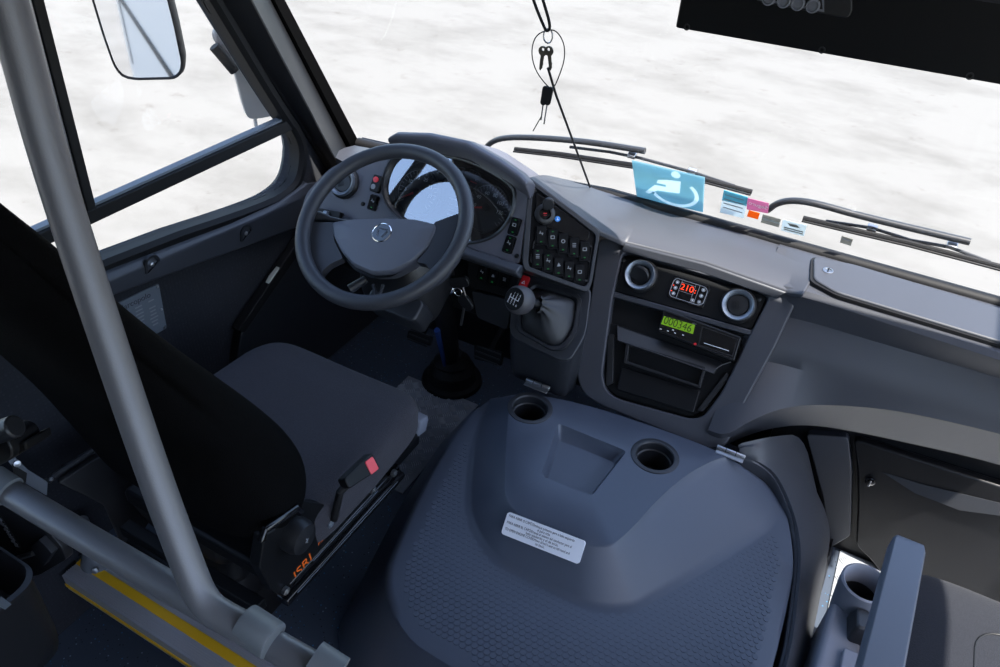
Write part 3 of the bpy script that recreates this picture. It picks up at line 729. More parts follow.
m.loft(rings, cap0=False, cap1=False); m.build('gaiter', LEATHER, pod, ang=80)
m = M(); m.tube([neck - ax * .015, neck + ax * .012, kn - ax * .02], [.012, .012, .010], 16); m.build('lever', BLACK, pod)
# knob: a rounded drum whose face carries the shift pattern
toc = (CAM - kn).normalized(); fn = V((-.25, -.85, .55)).normalized()
kf = Fr(kn, V((1, -.25, .0)), (0, .5, .85)); kf = Fr(kn, kf.u - fn * kf.u.dot(fn), fn.cross(kf.u - fn * kf.u.dot(fn)))
m = M(); m.lathe(kf, [(.012, -.058), (.015, -.048), (.025, -.040), (.034, -.022), (.0365, -.004), (.034, .010), (.028, .0175)], 36, caps=True); kb_ = m.build('gear_knob', KNOBM, pod)
m = M(); m.lathe(kf, [(.0285, .0165), (.0275, .0185), (0, .0195)], 32, caps=False); fc = m.build('knob_face', BLACK, kb_)
m = M()
for k in (-.0135, -.0045, .0045, .0135): m.box(kf.w(k, 0 if k < .010 else .0035, .0197), (.0018, .017 if k < .010 else .009, .0006), kf)
m.box(kf.w(0, 0, .0197), (.0285, .0018, .0006), kf); m.build('shift_pattern', WHITE, kb_)
for k, (x, y, s_) in enumerate([(-.010, -.0095, 'R'), (-.0033, .0095, '1'), (-.0033, -.0095, '2'), (.0033, .0095, '3'), (.0033, -.0095, '4'), (.010, .0095, '5'), (.010, -.0095, '6')]):
    text('gear_number', s_, kf, x * 1.35, y * 1.35, .0195, .0085, WHITE, kb_)
hp = PO.pts([(523, 275), (530, 277), (526, 289), (518, 286)], .008)
m = M(); m.fprism(PO, rpoly(hp, .003), -.002, .010); hb = m.build('hazard_switch', RED, pod, .002)
hc = (sum(p[0] for p in hp) / 4, sum(p[1] for p in hp) / 4 - .004)
m = M(); tri = [(hc[0] + .006 * math.cos(q), hc[1] + .006 * math.sin(q)) for q in (PI / 2, PI * 7 / 6, PI * 11 / 6)]; tr2 = [(hc[0] + .0035 * math.cos(q), hc[1] + .0035 * math.sin(q)) for q in (PI / 2, PI * 7 / 6, PI * 11 / 6)]
m.fring(PO, tri, tr2, .0098, .0107); m.build('triangle_mark', WHITE, hb)

#PART2
# ------------------------------------------------------------------ instrument binnacle
bi = thing('instrument_binnacle', 'charcoal hooded instrument binnacle behind the steering wheel holding round dials', 'instrument cluster', BN.w(0, .05, -.05))
face = BN.pts([(300, 216), (306, 193), (330, 168), (370, 149), (400, 140), (440, 138), (480, 150), (527, 180), (527, 205), (519, 267), (466, 246), (400, 226), (360, 222), (312, 210)])
hole = BN.pts([(404, 151), (389, 163), (382, 187), (388, 206), (402, 219), (430, 232), (452, 243), (475, 243), (497, 235), (511, 216), (515, 195), (511, 184), (480, 164), (440, 153)])
face3 = rpoly(face, .025, 3); hole3 = [tuple(p)[:2] for p in chaikin([V((a, b, 0)) for a, b in hole], 2)]
hc = (sum(p[0] for p in hole3) / len(hole3), sum(p[1] for p in hole3) / len(hole3))
hs = lambda k: [(hc[0] + (x - hc[0]) * k, hc[1] + (y - hc[1]) * k) for x, y in hole3]
m = M(); m.holed([BN.w(*p) for p in face3], [[BN.w(*p) for p in hole3]])
fc0 = (sum(p[0] for p in face3) / len(face3), sum(p[1] for p in face3) / len(face3))
r0 = m.ring([BN.w(*p) for p in face3]); r1 = m.ring([BN.w(fc0[0] + (x - fc0[0]) * 1.0, fc0[1] + (y - fc0[1]) * 1.0, -.02) for x, y in face3]); r2 = m.ring([BN.w(fc0[0] + (x - fc0[0]) * .92 - .01, y, -.02) + V((0, .16, -.06)) for x, y in face3])
m.bridge(r0, r1); m.bridge(r1, r2)
m.build('housing', BINN, bi, .005, weld=True, ang=30)
m = M(); rs = [m.ring([BN.w(*p, h) for p in hs(k)]) for k, h in ((1.04, .001), (1.02, .006), (.99, .004), (.90, -.045), (.90, -.06))]
for p, q in zip(rs, rs[1:]): m.bridge(p, q)
m.f.append(tuple(rs[-1])); cl_ = m.build('cluster_bezel', PILLAR, bi)
m = M(); m.loft([[BN.w(*p, -.012) for p in hs(.955)], [BN.w(*p, -.010) for p in hs(.955)]]); m.build('lens', LENS, cl_)
def dial(x, y, r, numbers, needle, n, a0=220, a1=-40):
    a, b = BN.px(x, y, -.04); fr = BN.sub(a, b, -.040)
    m = M(); m.lathe(fr, [(r * 1.08, -.004), (r * 1.08, .010), (r * 1.0, .012), (r * .98, .001), (0, .001)], 44, caps=False); d_ = m.build('dial', BLACK2, bi)
    m = M(); 
    for i in range(n + 1):
        an = math.radians(a0 + (a1 - a0) * i / n); f3 = fr.sub(0, 0, .0016, an); L_ = r * (.12 if i % 2 else .2)
        m.box(f3.w(r * .93 - L_ / 2, 0, 0), (L_, r * .03, .0006), f3)
    m.fring(fr, circ(0, 0, r * .97, 40, math.radians(a1), math.radians(a0)) + circ(0, 0, r * .94, 40, math.radians(a0), math.radians(a1)), circ(0, 0, r * .955, 40, math.radians(a1), math.radians(a0)) + circ(0, 0, r * .955, 40, math.radians(a0), math.radians(a1)), .0012, .0018)
    m.build('scale', GREYPRINT, d_)
    for i, t in enumerate(numbers):
        an = math.radians(a0 + (a1 - a0) * (i + (1 if len(numbers) > 3 else .5)) / (len(numbers) + (1 if len(numbers) > 3 else 0)))
        text('number', t, fr, r * .62 * math.cos(an), r * .62 * math.sin(an), .0014, r * .22, WHITE, d_)
    f3 = fr.sub(0, 0, .006, math.radians(needle))
    m = M(); m.loft([[f3.w(0, -r * .05, 0), f3.w(r * .78, -r * .02, 0), f3.w(r * .78, r * .02, 0), f3.w(0, r * .05, 0)], [f3.w(0, -r * .05, .002), f3.w(r * .78, -r * .02, .002), f3.w(r * .78, r * .02, .002), f3.w(0, r * .05, .002)]]); m.build('needle', RED, d_)
    m = M(); m.lathe(fr, [(r * .17, .002), (r * .17, .009), (0, .010)], 20, caps=False); m.build('needle_cap', BLACK, d_)
dial(487, 208, .062, ['20', '40', '60', '80', '100', '120'], 195, 28)
dial(418, 192, .062, ['5', '10', '15', '20', '25', '30'], 215, 24)
dial(470, 181, .030, ['1/2'], -5, 8, 110, -70)
dial(440, 172, .028, ['C', 'H'], 120, 8, 160, 20)
a, b = BN.px(453, 207, -.035); fr = BN.sub(a, b, -.036)
m = M(); m.fprism(fr, rrect(0, 0, .052, .070, .004), -.004, .002); dsp = m.build('display', PILLAR, bi, .001)
m = M()
for k, y in enumerate((.02, .004, -.010, -.022)): m.box(fr.w(-.004 + .003 * (k % 2), y, .0024), (.030 - .004 * k, .0035, .0006), fr)
m.build('display_text', GREYPRINT, dsp)
# hood above the dials
hp_ = [(390, 138), (398, 134), (430, 135), (468, 143), (500, 161), (520, 175), (528, 183)]
m = M(); secs = []
for i, (x, y) in enumerate(hp_):
    a, b = BN.px(x, y, .045); k = .75 if i in (0, len(hp_) - 1) else 1
    secs.append([BN.w(a, b - .016 * k, .050), BN.w(a, b - .004, .056), BN.w(a, b + .006 * k, .046), BN.w(a, b + .012 * k, .01), BN.w(a, b + .002 * k, -.035), BN.w(a, b - .030, -.05), BN.w(a, b - .040, -.02), BN.w(a, b - .030 * k, .02)])
m.loft(secs); m.build('hood', BINN, bi, .004, 3, ang=45)
# ledge, vents and switches
lg = [BN.px(x, y, .02) for x, y in ((312, 208), (360, 222), (400, 228), (466, 248), (520, 266))]
m = M(); secs = [[BN.w(a, b + .004, -.01), BN.w(a, b + .002, .012), BN.w(a, b - .014, .028), BN.w(a, b - .024, .024), BN.w(a, b - .03, -.02)] for a, b in lg]
m.loft(secs); m.build('ledge', TRIM, bi, .003)
a, b = BN.px(345, 183, 0); fr = BN.sub(a, b, .0); air_vent(fr, .0385, bi, .5, .05, True)
for x, y, red in ((377, 184, True), (373, 202.5, False)):
    a, b = BN.px(x, y, .004); fr = BN.sub(a, b, .0)
    if red:
        m = M(); m.fprism(fr, rrect(0, 0, .028, .046, .005), -.002, .012); k = m.build('lamp_switch', BLACK, bi, .002)
        m = M(); m.lathe(fr.sub(-.002, .010, .012), [(.008, 0), (.008, .002), (0, .003)], 18, caps=False); m.build('red_button', RED, k)
        m = M(); m.lathe(fr.sub(-.004, -.010, .012), [(.007, 0), (.007, .001), (0, .002)], 18, caps=False); m.build('white_mark', GREYPRINT, k)
    else: rocker(fr, .027, .042, bi, 1, 4)
for x, y, mk in ((514.5, 226.5, 3), (509, 244.5, 4)):
    a, b = BN.px(x, y, .004); rocker(BN.sub(a, b, .0), .028, .044, bi, 2, mk)
for x, y in ((363, 204), (517, 256), (522, 186)):
    a, b = BN.px(x, y, 0); m = M(); m.lathe(BN.sub(a, b, 0), [(.006, 0), (.006, .002), (0, .004)], 14, caps=False); m.build('screw_cap', BLACK, bi)
pl_ = BN.pts([(314, 207), (340, 212), (338, 226), (311, 220)], .03)
m = M(); m.fprism(BN, rpoly(pl_, .003), .01, .03); k = m.build('headlamp_switch_plate', BLACK, bi, .001)
a, b = BN.px(327, 214, .03); m = M(); m.lathe(BN.sub(a, b, .03), [(.008, 0), (.008, .010), (.006, .012), (0, .012)], 18, caps=False); m.build('knob', SATIN, k)
# lower switch bank and knee panel
KN = Fr((-.76, 1.47, .65), (1, 0, 0), (0, .10, .30))
kp = KN.pts([(467, 259), (520, 272), (515, 299), (468, 287)]); m = M(); m.fprism(KN, rpoly(kp, .006), -.03, 0); m.build('switch_plate', BLACK, bi, .002)
for x, y, mk in ((483, 272.5, 4), (494, 276.5, 2), (505.5, 280, 1)):
    a, b = KN.px(x, y, 0); rocker(KN.sub(a, b, .0), .027, .044, bi, 1 if x < 500 else 0, mk)
kp = KN.pts([(472, 290), (514, 300), (508, 330), (478, 318)], -.01); m = M(); m.fprism(KN, rpoly(kp, .01), -.10, -.004); m.build('knee_panel', PILLAR, bi, .004)
m = M(); m.box((-1.05, 1.70, .56), (.84, .22, .26)); m.build('lower_shell', RUBBER, bi, .02)

# kick panel at the front left with a sun patch painted on as a pale strip
KP = Fr((XW + .012, 0, 0), (0, 1, 0), (0, 0, 1))
kk = thing('kick_panel', 'dark side panel with a pale painted sun patch ahead of the driver seat by the left wall', 'panel', (XW + .02, 1.5, .3))
q = KP.pts([(301, 238), (236, 332)]); m = M(); m.fprism(KP, [q[0], (1.93, q[0][1] + .02), (1.93, .0), (q[1][0] - .15, .0), q[1]], -.012, .02); m.build('panel', PILLAR, kk, .004)
m = M(); q2 = KP.pts([(301, 234), (236, 330), (243, 332), (305, 242)], .02); m.fprism(KP, q2, 0, .028); m.build('edge_seal', RUBBER, kk, .003)
q3 = KP.pts([(292, 252), (291, 258), (262, 306), (256, 309), (272, 277)], .024); m = M(); m.fprism(KP, q3, .01, .026); m.build('sun_patch', CREAM, kk, .002)

# ------------------------------------------------------------------ steering wheel
t34 = math.radians(34)
WH = Fr((-.96, 1.28, .86), (1, 0, 0), (0, math.cos(t34), math.sin(t34)))
sw_ = thing('steering_wheel', 'dark grey bus steering wheel with wide spokes and a silver badge on its pad', 'steering wheel', WH.o)
m = M(); m.tube([WH.w(*p) for p in circ(0, 0, .2065, 96)], .0185, 18, closed=True); m.build('rim', WHEELM, sw_)
pad = WH.pts([(331, 222), (352, 219), (385, 218), (415, 219), (437, 224), (436, 232), (428, 247), (412, 262), (392, 272), (372, 273), (352, 264), (340, 250), (333, 236)], -.015)
pad = [tuple(p)[:2] for p in chaikin([V((a, b, 0)) for a, b in rpoly(pad, .01, 2)], 1)]
pc = (sum(p[0] for p in pad) / len(pad), sum(p[1] for p in pad) / len(pad)); ps = lambda k: [(pc[0] + (x - pc[0]) * k, pc[1] + (y - pc[1]) * k) for x, y in pad]
m = M(); m.loft([[WH.w(*p, h) for p in ps(k)] for k, h in ((.97, -.055), (1.0, -.045), (1.0, -.022), (.985, -.016), (.95, -.0125), (.6, -.009), (.2, -.008))]); pd_ = m.build('pad', PADM, sw_)
def spoke(pxs, h):
    m = M(); p = rpoly(WH.pts(pxs, h), .006, 3); m.loft([[WH.w(*q, h - .022) for q in p], [WH.w(*q, h) for q in p]]); m.build('spoke', WHEELM, sw_, .006, 3)
spoke([(303, 222), (334, 222), (334, 240), (343, 258), (330, 264), (322, 271), (319, 283), (311, 274), (304, 258), (300, 240)], -.016)
spoke([(434, 222), (462, 212), (466, 218), (465, 236), (457, 258), (443, 276), (434, 283), (431, 272), (426, 264), (416, 262), (430, 246)], -.016)
m = M(); hb_ = [(pc[0] + (x - pc[0]) * .9, pc[1] - .012 + (y - pc[1]) * .95) for x, y in pad]; m.loft([[WH.w(*p, -.03) for p in hb_], [WH.w(x * .8, y * .8, -.09) for x, y in hb_]]); m.build('hub_back', BLACK, sw_)
a, b = WH.px(382, 233, -.01); fr = WH.sub(a, b, -.0105)
m = M(); m.lathe(fr, [(.0255, 0), (.0255, .003), (.0235, .0045), (.0225, .003), (0, .0032)], 40, caps=False); bd = m.build('badge', CHROME, pd_)
m = M(); m.lathe(fr, [(.0222, .0028), (.0222, .0036), (0, .0037)], 36, caps=False); m.build('badge_face', SATIN, bd)
m = M()
for sx in (-1, 1): m.fprism(fr, [(sx * .004, -.012), (sx * .010, -.012), (sx * .016, .006), (sx * .011, .008)][::sx], .0034, .0046)
m.fprism(fr, [(-.011, .006), (.011, .008), (.013, .012), (-.012, .010)], .0034, .0046); m.build('badge_emblem', CHROME, bd)

# steering column
sc_ = thing('steering_column', 'black steering column shroud with stalks and ignition lock below the wheel', 'steering column', (-.98, 1.5, .5))
m = M(); m.loft([[WH.w(x * k, y * k + dy, h) for x, y in rrect(0, 0, .2, .17, .05)] for k, dy, h in ((.7, 0, -.085), (.95, -.01, -.12), (1.1, -.03, -.19), (1.15, -.045, -.26), (.8, -.04, -.33))]); m.build('shroud', BLACK2, sc_, .006)
m = M(); fr = WH.sub(.03, -.125, -.20); m.loft([[fr.w(x, y, h) for x, y in rrect(0, 0, w_, .06, .015)] for w_, h in ((.16, -.05), (.17, 0), (.15, .03))]); m.build('lower_cover', PILLAR, sc_, .004)
e0, e1 = WH.w(*WH.px(350, 224, -.05), -.05), WH.w(*WH.px(312, 215.5, -.03), -.03)
m = M(); m.tube([e0, e0 * .5 + e1 * .5, e0 * .35 + e1 * .65, e0 * .2 + e1 * .8, e1], [.008, .008, .012, .015, .014], 14); m.build('indicator_stalk', PILLAR, sc_)
m = M(); e0, e1 = WH.w(*WH.px(366, 279, -.10), -.10), WH.w(*WH.px(350, 289, -.10), -.10); m.tube([e0, e1], [.010, .012], 12); m.build('adjust_lever', TRIM, sc_)
m = M(); m.tube([WH.w(*WH.px(x, y, -.10), -.10) for x, y in ((373, 285), (378, 302), (383, 285))], .005, 8); m.build('wire_bracket', TRIM, sc_)
IG = P(449, 288, y=1.43)
m = M(); fr = Fr(IG, (1, 0, 0), (0, .35, 1)); m.lathe(fr, [(.018, -.05), (.018, .004), (.012, .010), (0, .010)], 20, caps=False); m.build('ignition_lock', CHROME, sc_)
m = M(); bt = [WH.w(0, -.03, -.30), V((-.985, 1.60, .42)), V((-1.02, 1.70, .18)), V((-1.03, 1.73, .07))]; m.tube(bt, [.05, .035, .03, .03], 18); m.build('shaft', RUBBER, sc_)
m = M(); fr = Fr((-1.03, 1.735, .0), (1, 0, 0), (0, 1, 0)); m.lathe(fr, [(.108, .001), (.104, .016), (.088, .022), (.075, .05), (.080, .06), (.060, .08), (.064, .092), (.045, .11), (.034, .125)], 32); m.build('floor_boot', RUBBER, sc_)
m = M(); e0 = P(437, 330, y=1.60); e1 = P(442, 352, y=1.66); m.tube([e0, e1, P(446, 372, y=1.70)], [.010, .008, .005], 8); m.build('blue_strap', STRAP, sc_)
# keys in the ignition
kb = thing('key_bunch', 'bunch of black-headed keys hanging from the ignition lock below the steering wheel', 'keys', IG)
for i, (x0, y0, x1, y1, r_) in enumerate(((452, 283, 467, 281, .018), (462, 297, 470, 308, .020))):
    a_, b_ = P(x0, y0, y=1.41), P(x1, y1, y=1.41); c_ = (a_ + b_) / 2
    u = (b_ - a_).normalized(); fr = Fr(c_, u, V((0, 0, 1)) - u * u.z)
    m = M(); L_ = (b_ - a_).length / 2; m.fprism(fr, rrect(0, 0, L_ * 2 + .012, r_ * 1.7, r_ * .7), -.005, .005); m.build('key_head', BLACK2, kb, .002)
m = M(); m.tube([P(462, 284, y=1.415), P(466, 296, y=1.405)], .003, 8); m.tube([P(458, 292, y=1.40) + V((.012 * math.cos(t * PI / 8), 0, .012 * math.sin(t * PI / 8))) for t in range(16)], .0016, 6, closed=True); m.build('key_ring', CHROME, kb)
m = M(); e0, e1 = P(464, 308, y=1.405), P(461, 325, y=1.405); m.tube([e0, e1], .004, 6); m.build('key_blade', STEEL, kb)
# pedals
for nm, lab, pxs in (('accelerator_pedal', 'black ribbed accelerator pedal in the dark footwell beside the gear lever pod', ((474, 345), (503, 352), (501, 366), (474, 359))), ('brake_pedal', 'black ribbed brake pedal in the footwell directly below the steering column shroud', ((408, 330), (432, 337), (430, 346), (406, 338)))):
    cpt = P(sum(p[0] for p in pxs) / 4, sum(p[1] for p in pxs) / 4, y=1.72); t = thing(nm, lab, 'pedal', (cpt.x, 1.76, .0))
    fr = Fr((cpt.x, 1.72, cpt.z), (1, 0, 0), (0, .5, .8)); pp = fr.pts(pxs)
    m = M(); m.fprism(fr, rpoly(pp, .006), -.012, 0); pdl = m.build('pad', RUBBER, t, .003)
    m = M(); a0 = min(p[0] for p in pp); a1 = max(p[0] for p in pp); bm_ = sum(p[1] for p in pp) / 4
    for k in (-1, 0, 1): m.box(fr.w((a0 + a1) / 2, bm_ + k * .018, .001), ((a1 - a0) * .8, .005, .004), fr)
    m.build('ribs', BLACK2, pdl)
    m = M(); m.tube([fr.w((a0 + a1) / 2, bm_, -.01), V((cpt.x, 1.83, cpt.z + .06)), V((cpt.x, 1.92, max(.3, cpt.z + .2)))], .010, 10); m.build('arm', RUBBER, t)

# ------------------------------------------------------------------ engine cover
ec = thing('engine_cover', 'large dark grey moulded engine cover with two cup holders between the seats', 'engine cover', (-.27, 1.0, 0))
ZP, ZD = .47, .388
pr = [P(x, y, z=ZP) for x, y in ((511, 379), (507, 420), (504, 470), (505, 510), (552, 530), (600, 553), (627, 537), (664, 492), (710, 460), (741, 454))]
rb = [P(x, y, z=ZD) for x, y in ((499, 386), (480, 415), (468, 465), (470, 545), (540, 585), (612, 616), (660, 594), (740, 546), (787, 519), (768, 468))]
do = [P(x, y, z=ZD - .004) for x, y in ((494, 389), (452, 440), (412, 512))] + [V((-.565, .66, ZD - .004)), V((-.30, .645, ZD - .004)), V((.0, .66, ZD - .004)), V((.160, .72, ZD - .004))] + [P(x, y, z=ZD - .004) for x, y in ((790, 605), (796, 540), (771, 472))]
fl_ = [V((-.90, 1.60, .012)), V((-.875, 1.25, .012)), V((-.81, .93, .012)), V((-.745, .66, .012)), V((-.30, .60, .012)), V((.02, .60, .012)), V((.19, .63, .012)), V((.19, .98, .012)), V((.165, 1.28, .012)), V((.03, 1.47, .012))]
def ring3(cp, k=3, corner=.3):
    """round the corners but keep the straights: pre-split each edge near its ends"""
    out = []; n = len(cp)
    for i in range(n):
        a, b = V(cp[i]), V(cp[(i + 1) % n]); out += [a * (1 - corner) + b * corner, a * corner + b * (1 - corner)]
    return chaikin(out, k)
LR = [ring3(pr, 2), ring3(rb, 2), ring3(do, 2)]
ctr = V((-.26, 1.08, 0))
LF = ring3(fl_, 2)
def blend(A, B, t, z): return [V((a.x * (1 - t) + b.x * t, a.y * (1 - t) + b.y * t, z)) for a, b in zip(A, B)]
cup1, cup2 = P(530, 408, z=ZP), P(655, 456, z=ZP)
tray = [P(x, y, z=ZP) for x, y in ((558, 423), (627, 451), (592, 496), (541, 476))]
trp = [V((p[0], p[1], ZP)) for p in rpoly([(p.x, p.y) for p in tray], .014, 4)]; tcx = sum(trp, V((0, 0, 0))) / len(trp)
cl1 = [V((cup1.x + x, cup1.y + y, ZP)) for x, y in circ(0, 0, .046, 40)]; cl2 = [V((cup2.x + x, cup2.y + y, ZP)) for x, y in circ(0, 0, .046, 40)]
m = M()
inner = blend(LR[0], LR[0], 0, ZP); pcn = sum(inner, V((0, 0, 0))) / len(inner)
soft = [p * .985 + pcn * .015 for p in inner]
m.holed(soft, [trp, cl1, cl2])
A = m.ring(soft); r1 = m.ring([V((p.x, p.y, ZP - .003)) for p in inner])
mid1 = m.ring(blend(LR[0], LR[1], .13, ZP - .012)); mid2 = m.ring(blend(LR[0], LR[1], .88, ZD + .008)); r2 = m.ring(blend(LR[1], LR[1], 0, ZD)); r2b = m.ring(blend(LR[1], LR[2], .08, ZD))
r3 = m.ring(blend(LR[2], LR[1], .05, ZD - .001)); r4 = m.ring(blend(LR[2], LF, .03, ZD - .006)); r5 = m.ring(blend(LR[2], LF, .08, ZD - .018)); r6 = m.ring(blend(LR[2], LF, .15, ZD - .045)); r7 = m.ring(blend(LR[2], LF, .9, .06)); r8 = m.ring(LF)
for p, q in ((A, r1), (r1, mid1), (mid1, mid2), (mid2, r2), (r2, r2b), (r2b, r3), (r3, r4), (r4, r5), (r5, r6), (r6, r7), (r7, r8)): m.bridge(p, q)
t0 = m.ring(trp); t1 = m.ring([V((p.x, p.y, ZP - .006)) * .97 + V((tcx.x, tcx.y, ZP - .006)) * .03 for p in trp]); t2 = m.ring([V((tcx.x + (p.x - tcx.x) * .82, tcx.y + (p.y - tcx.y) * .80 - .004, ZP - .030)) for p in trp])
m.bridge(t0, t1); m.bridge(t1, t2); m.f.append(tuple(t2))
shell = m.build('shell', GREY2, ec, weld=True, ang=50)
for c_ in (cup1, cup2):
    fr = Fr(c_, (1, 0, 0), (0, 1, 0)); m = M(); m.lathe(fr, [(.057, -.001), (.057, .0012), (.0555, .002), (.046, .0015), (.0435, -.001), (.042, -.02), (.039, -.022), (.037, -.075), (0, -.076)], 48, caps=False); m.build('cup_holder', PILLAR, ec)
for x, y in ((538, 384), (731, 452)):
    p = P(x, y, z=ZP + .004); m = M(); m.tube([p + V((-.034, 0, 0)), p + V((.034, 0, 0))], .006, 12)
    m.box(p + V((0, -.010, -.004)), (.066, .016, .003)); h = m.build('hinge', STEEL, ec, .001)
    m = M(); 
    for dx in (-.012, .012): m.tube([p + V((dx - .0008, 0, 0)), p + V((dx + .0008, 0, 0))], .0064, 12)
    m.build('knuckle_joint', BLACK, h)
# raised grip texture on the deck
def inside(pt, lp):
    x, y = pt; c = False; n = len(lp)
    for i in range(n):
        x1, y1 = lp[i].x, lp[i].y; x2, y2 = lp[i - 1].x, lp[i - 1].y
        if (y1 > y) != (y2 > y) and x < (x2 - x1) * (y - y1) / (y2 - y1) + x1: c = not c
    return c
dco = sum(LR[2], V((0, 0, 0))) / len(LR[2])
def shrink(lp, dist):
    out = []
    n = len(lp)
    for i in range(n):
        t = (lp[(i + 1) % n] - lp[i - 1]); nn = V((t.y, -t.x, 0)).normalized()
        c = lp[i] + nn * dist; out.append(c)
    return out
sgn = -1 if inside((shrink(LR[2], .01)[20].x, shrink(LR[2], .01)[20].y), LR[2]) is False else 1
lim_o = shrink(LR[2], .032 * sgn); lim_i = shrink(LR[1], -.014 * sgn)
m = M(); pit = .0135; row = 0; y = .60
while y < 1.32:
    x = -.70 + (pit / 2 if row % 2 else 0)
    while x < .16:
        if inside((x, y), lim_o) and not inside((x, y), lim_i):
            m.lathe(Fr((x, y, ZD - .003), (1, 0, 0), (0, 1, 0)), [(.0064, .0), (.0058, .00345)], 8)
        x += pit
    y += pit * .866; row += 1
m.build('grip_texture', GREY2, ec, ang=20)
# instruction label on the riser
rt, rbm = P(552, 530, z=ZP), P(540, 585, z=ZD)
LB = Fr((rt + rbm) / 2, (1, 0, 0), V((0, rt.y - rbm.y, ZP - ZD)))
lp_ = LB.pts([(509, 512), (587, 542), (578, 564), (500, 533)], .007)
ca = sum(p[0] for p in lp_) / 4; cb = sum(p[1] for p in lp_) / 4
wl_, hl_ = .5 * (lp_[1][0] - lp_[0][0] + lp_[2][0] - lp_[3][0]), .5 * (lp_[0][1] - lp_[3][1] + lp_[1][1] - lp_[2][1])
rot = math.atan2(lp_[1][1] - lp_[0][1], lp_[1][0] - lp_[0][0])
LBF = LB.sub(ca, cb, 0, rot)
m = M(); m.fprism(LBF, rrect(0, 0, wl_, hl_, .006), .002, .009); lb_ = m.build('instruction_label', LABELW, ec); lb_['label'] = 'white printed instruction label'
lines = ['PARA ABRIR O CAPÔ:Desloque primeiro para o lado esquerdo', 'e para trás.', 'PARA ABRIR EL CAPÓ:Empuje el asiento del conductor para el', 'lado izquierdo y el de atrás.', "TO OPEN ENGINE COVER:Move driver's seat to left hand and", 'to back.']
for i, t in enumerate(lines): text('lettering', t, LBF, 0 if i % 2 else -wl_ * .47, hl_ * (.36 - .145 * i), .0092, .0078, INK, lb_, 'CENTER' if i % 2 else 'LEFT', sx=wl_ * .93 / .226 if not i % 2 else .85)

# fixed surround right of the engine cover
su = thing('engine_cover_surround', 'fixed dark grey plastic surround curving along the right edge of engine cover', 'surround', (.2, 1.3, 0))
G = [P(742, 457, z=.458), P(757, 462, z=.452), P(773, 474, z=.43), P(787, 503, z=.405), P(795, 532, z=.392), P(797, 562, z=ZD), P(792, 610, z=ZD), P(784, 660, z=ZD), V((.168, .72, ZD)), V((.168, .55, ZD))]
O = [P(742, 443, z=.487), P(773, 436, z=.50), P(803, 434, y=1.65), P(815, 482, y=1.67), P(828, 546, z=.0), P(818, 583, z=0), P(806, 622, z=0), P(795, 656, z=0), V((.25, .85, 0)), V((.25, .55, 0))]
m = M(); rows = []
for g_, o_ in zip(G, O):
    k = min(1, max(0, (.45 - o_.z) / .4))
    mdl = g_ * .5 + o_ * .5 + V((.022, .0, .075)) * k + V((0, .0, .010)) * (1 - k)
    q3 = g_ * .2 + o_ * .8 + V((.012, 0, .030)) * k
    rows.append([g_ + V((.002, 0, -.05)), g_ + V((.004, .002, -.004)), g_ + V((.009, .003, .001)), g_ * .8 + o_ * .2 + V((.016, .006, .045)) * k + V((0, 0, .005)), mdl, q3, o_])
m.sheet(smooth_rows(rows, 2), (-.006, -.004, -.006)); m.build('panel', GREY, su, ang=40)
m = M(); rows = [[o_ + V((.002, 0, .05)), o_ + V((.006, 0, .012)), o_ + V((.014, 0, .004))] for o_ in O[4:]]; m.sheet(rows, (-.003, 0, -.002)); m.build('floor_lip', PILLAR, su, ang=40)
p = P(806, 617, z=.03); m = M(); m.lathe(Fr(p + V((.006, 0, 0)), (0, 1, 0), (-.4, 0, 1)), [(.007, 0), (.007, .003), (0, .005)], 14, caps=False); m.build('screw', STEEL, su)

# ------------------------------------------------------------------ checker plates on the floor
def checker(name, label, x0, x1, y0, y1, off=0):
    t = thing(name, label, 'floor plate', ((x0 + x1) / 2, (y0 + y1) / 2, 0)); m = M(); m.box(((x0 + x1) / 2, (y0 + y1) / 2, .002), (x1 - x0, y1 - y0, .004)); m.build('sheet', CHECK, t)
    m = M(); c = .034; nx, ny = int((x1 - x0) / c), int((y1 - y0) / c)
    for i in range(nx):
        for j in range(ny):
            an = PI / 4 if (i + j) % 2 else -PI / 4
            fr = Fr((x0 + (i + .5) * c, y0 + (j + .5) * c, .004), (math.cos(an), math.sin(an), 0), (-math.sin(an), math.cos(an), 0))
            for k in range(5):
                b_ = (k - 2) * .0066; L_ = .0135
                lo = [fr.w(-L_, b_), fr.w(-L_ * .4, b_ - .0020), fr.w(L_ * .4, b_ - .0020), fr.w(L_, b_), fr.w(L_ * .4, b_ + .0020), fr.w(-L_ * .4, b_ + .0020)]
                m.loft([lo, [fr.w(-L_ * .6, b_, .0028), fr.w(-L_ * .4, b_ - .0006, .0032), fr.w(L_ * .4, b_ - .0006, .0032), fr.w(L_ * .6, b_, .0028), fr.w(L_ * .4, b_ + .0006, .0032), fr.w(-L_ * .4, b_ + .0006, .0032)]], cap0=False)
    m.build('tread_bars', TREAD, t); return t
checker('checker_plate', 'aluminium checker plate on the floor between driver seat and engine cover', -1.17, -.885, 1.215, 1.67)
checker('checker_plate', 'sunlit aluminium checker plate on the floor beside the passenger seat armrest', .305, .92, .62, 1.69)

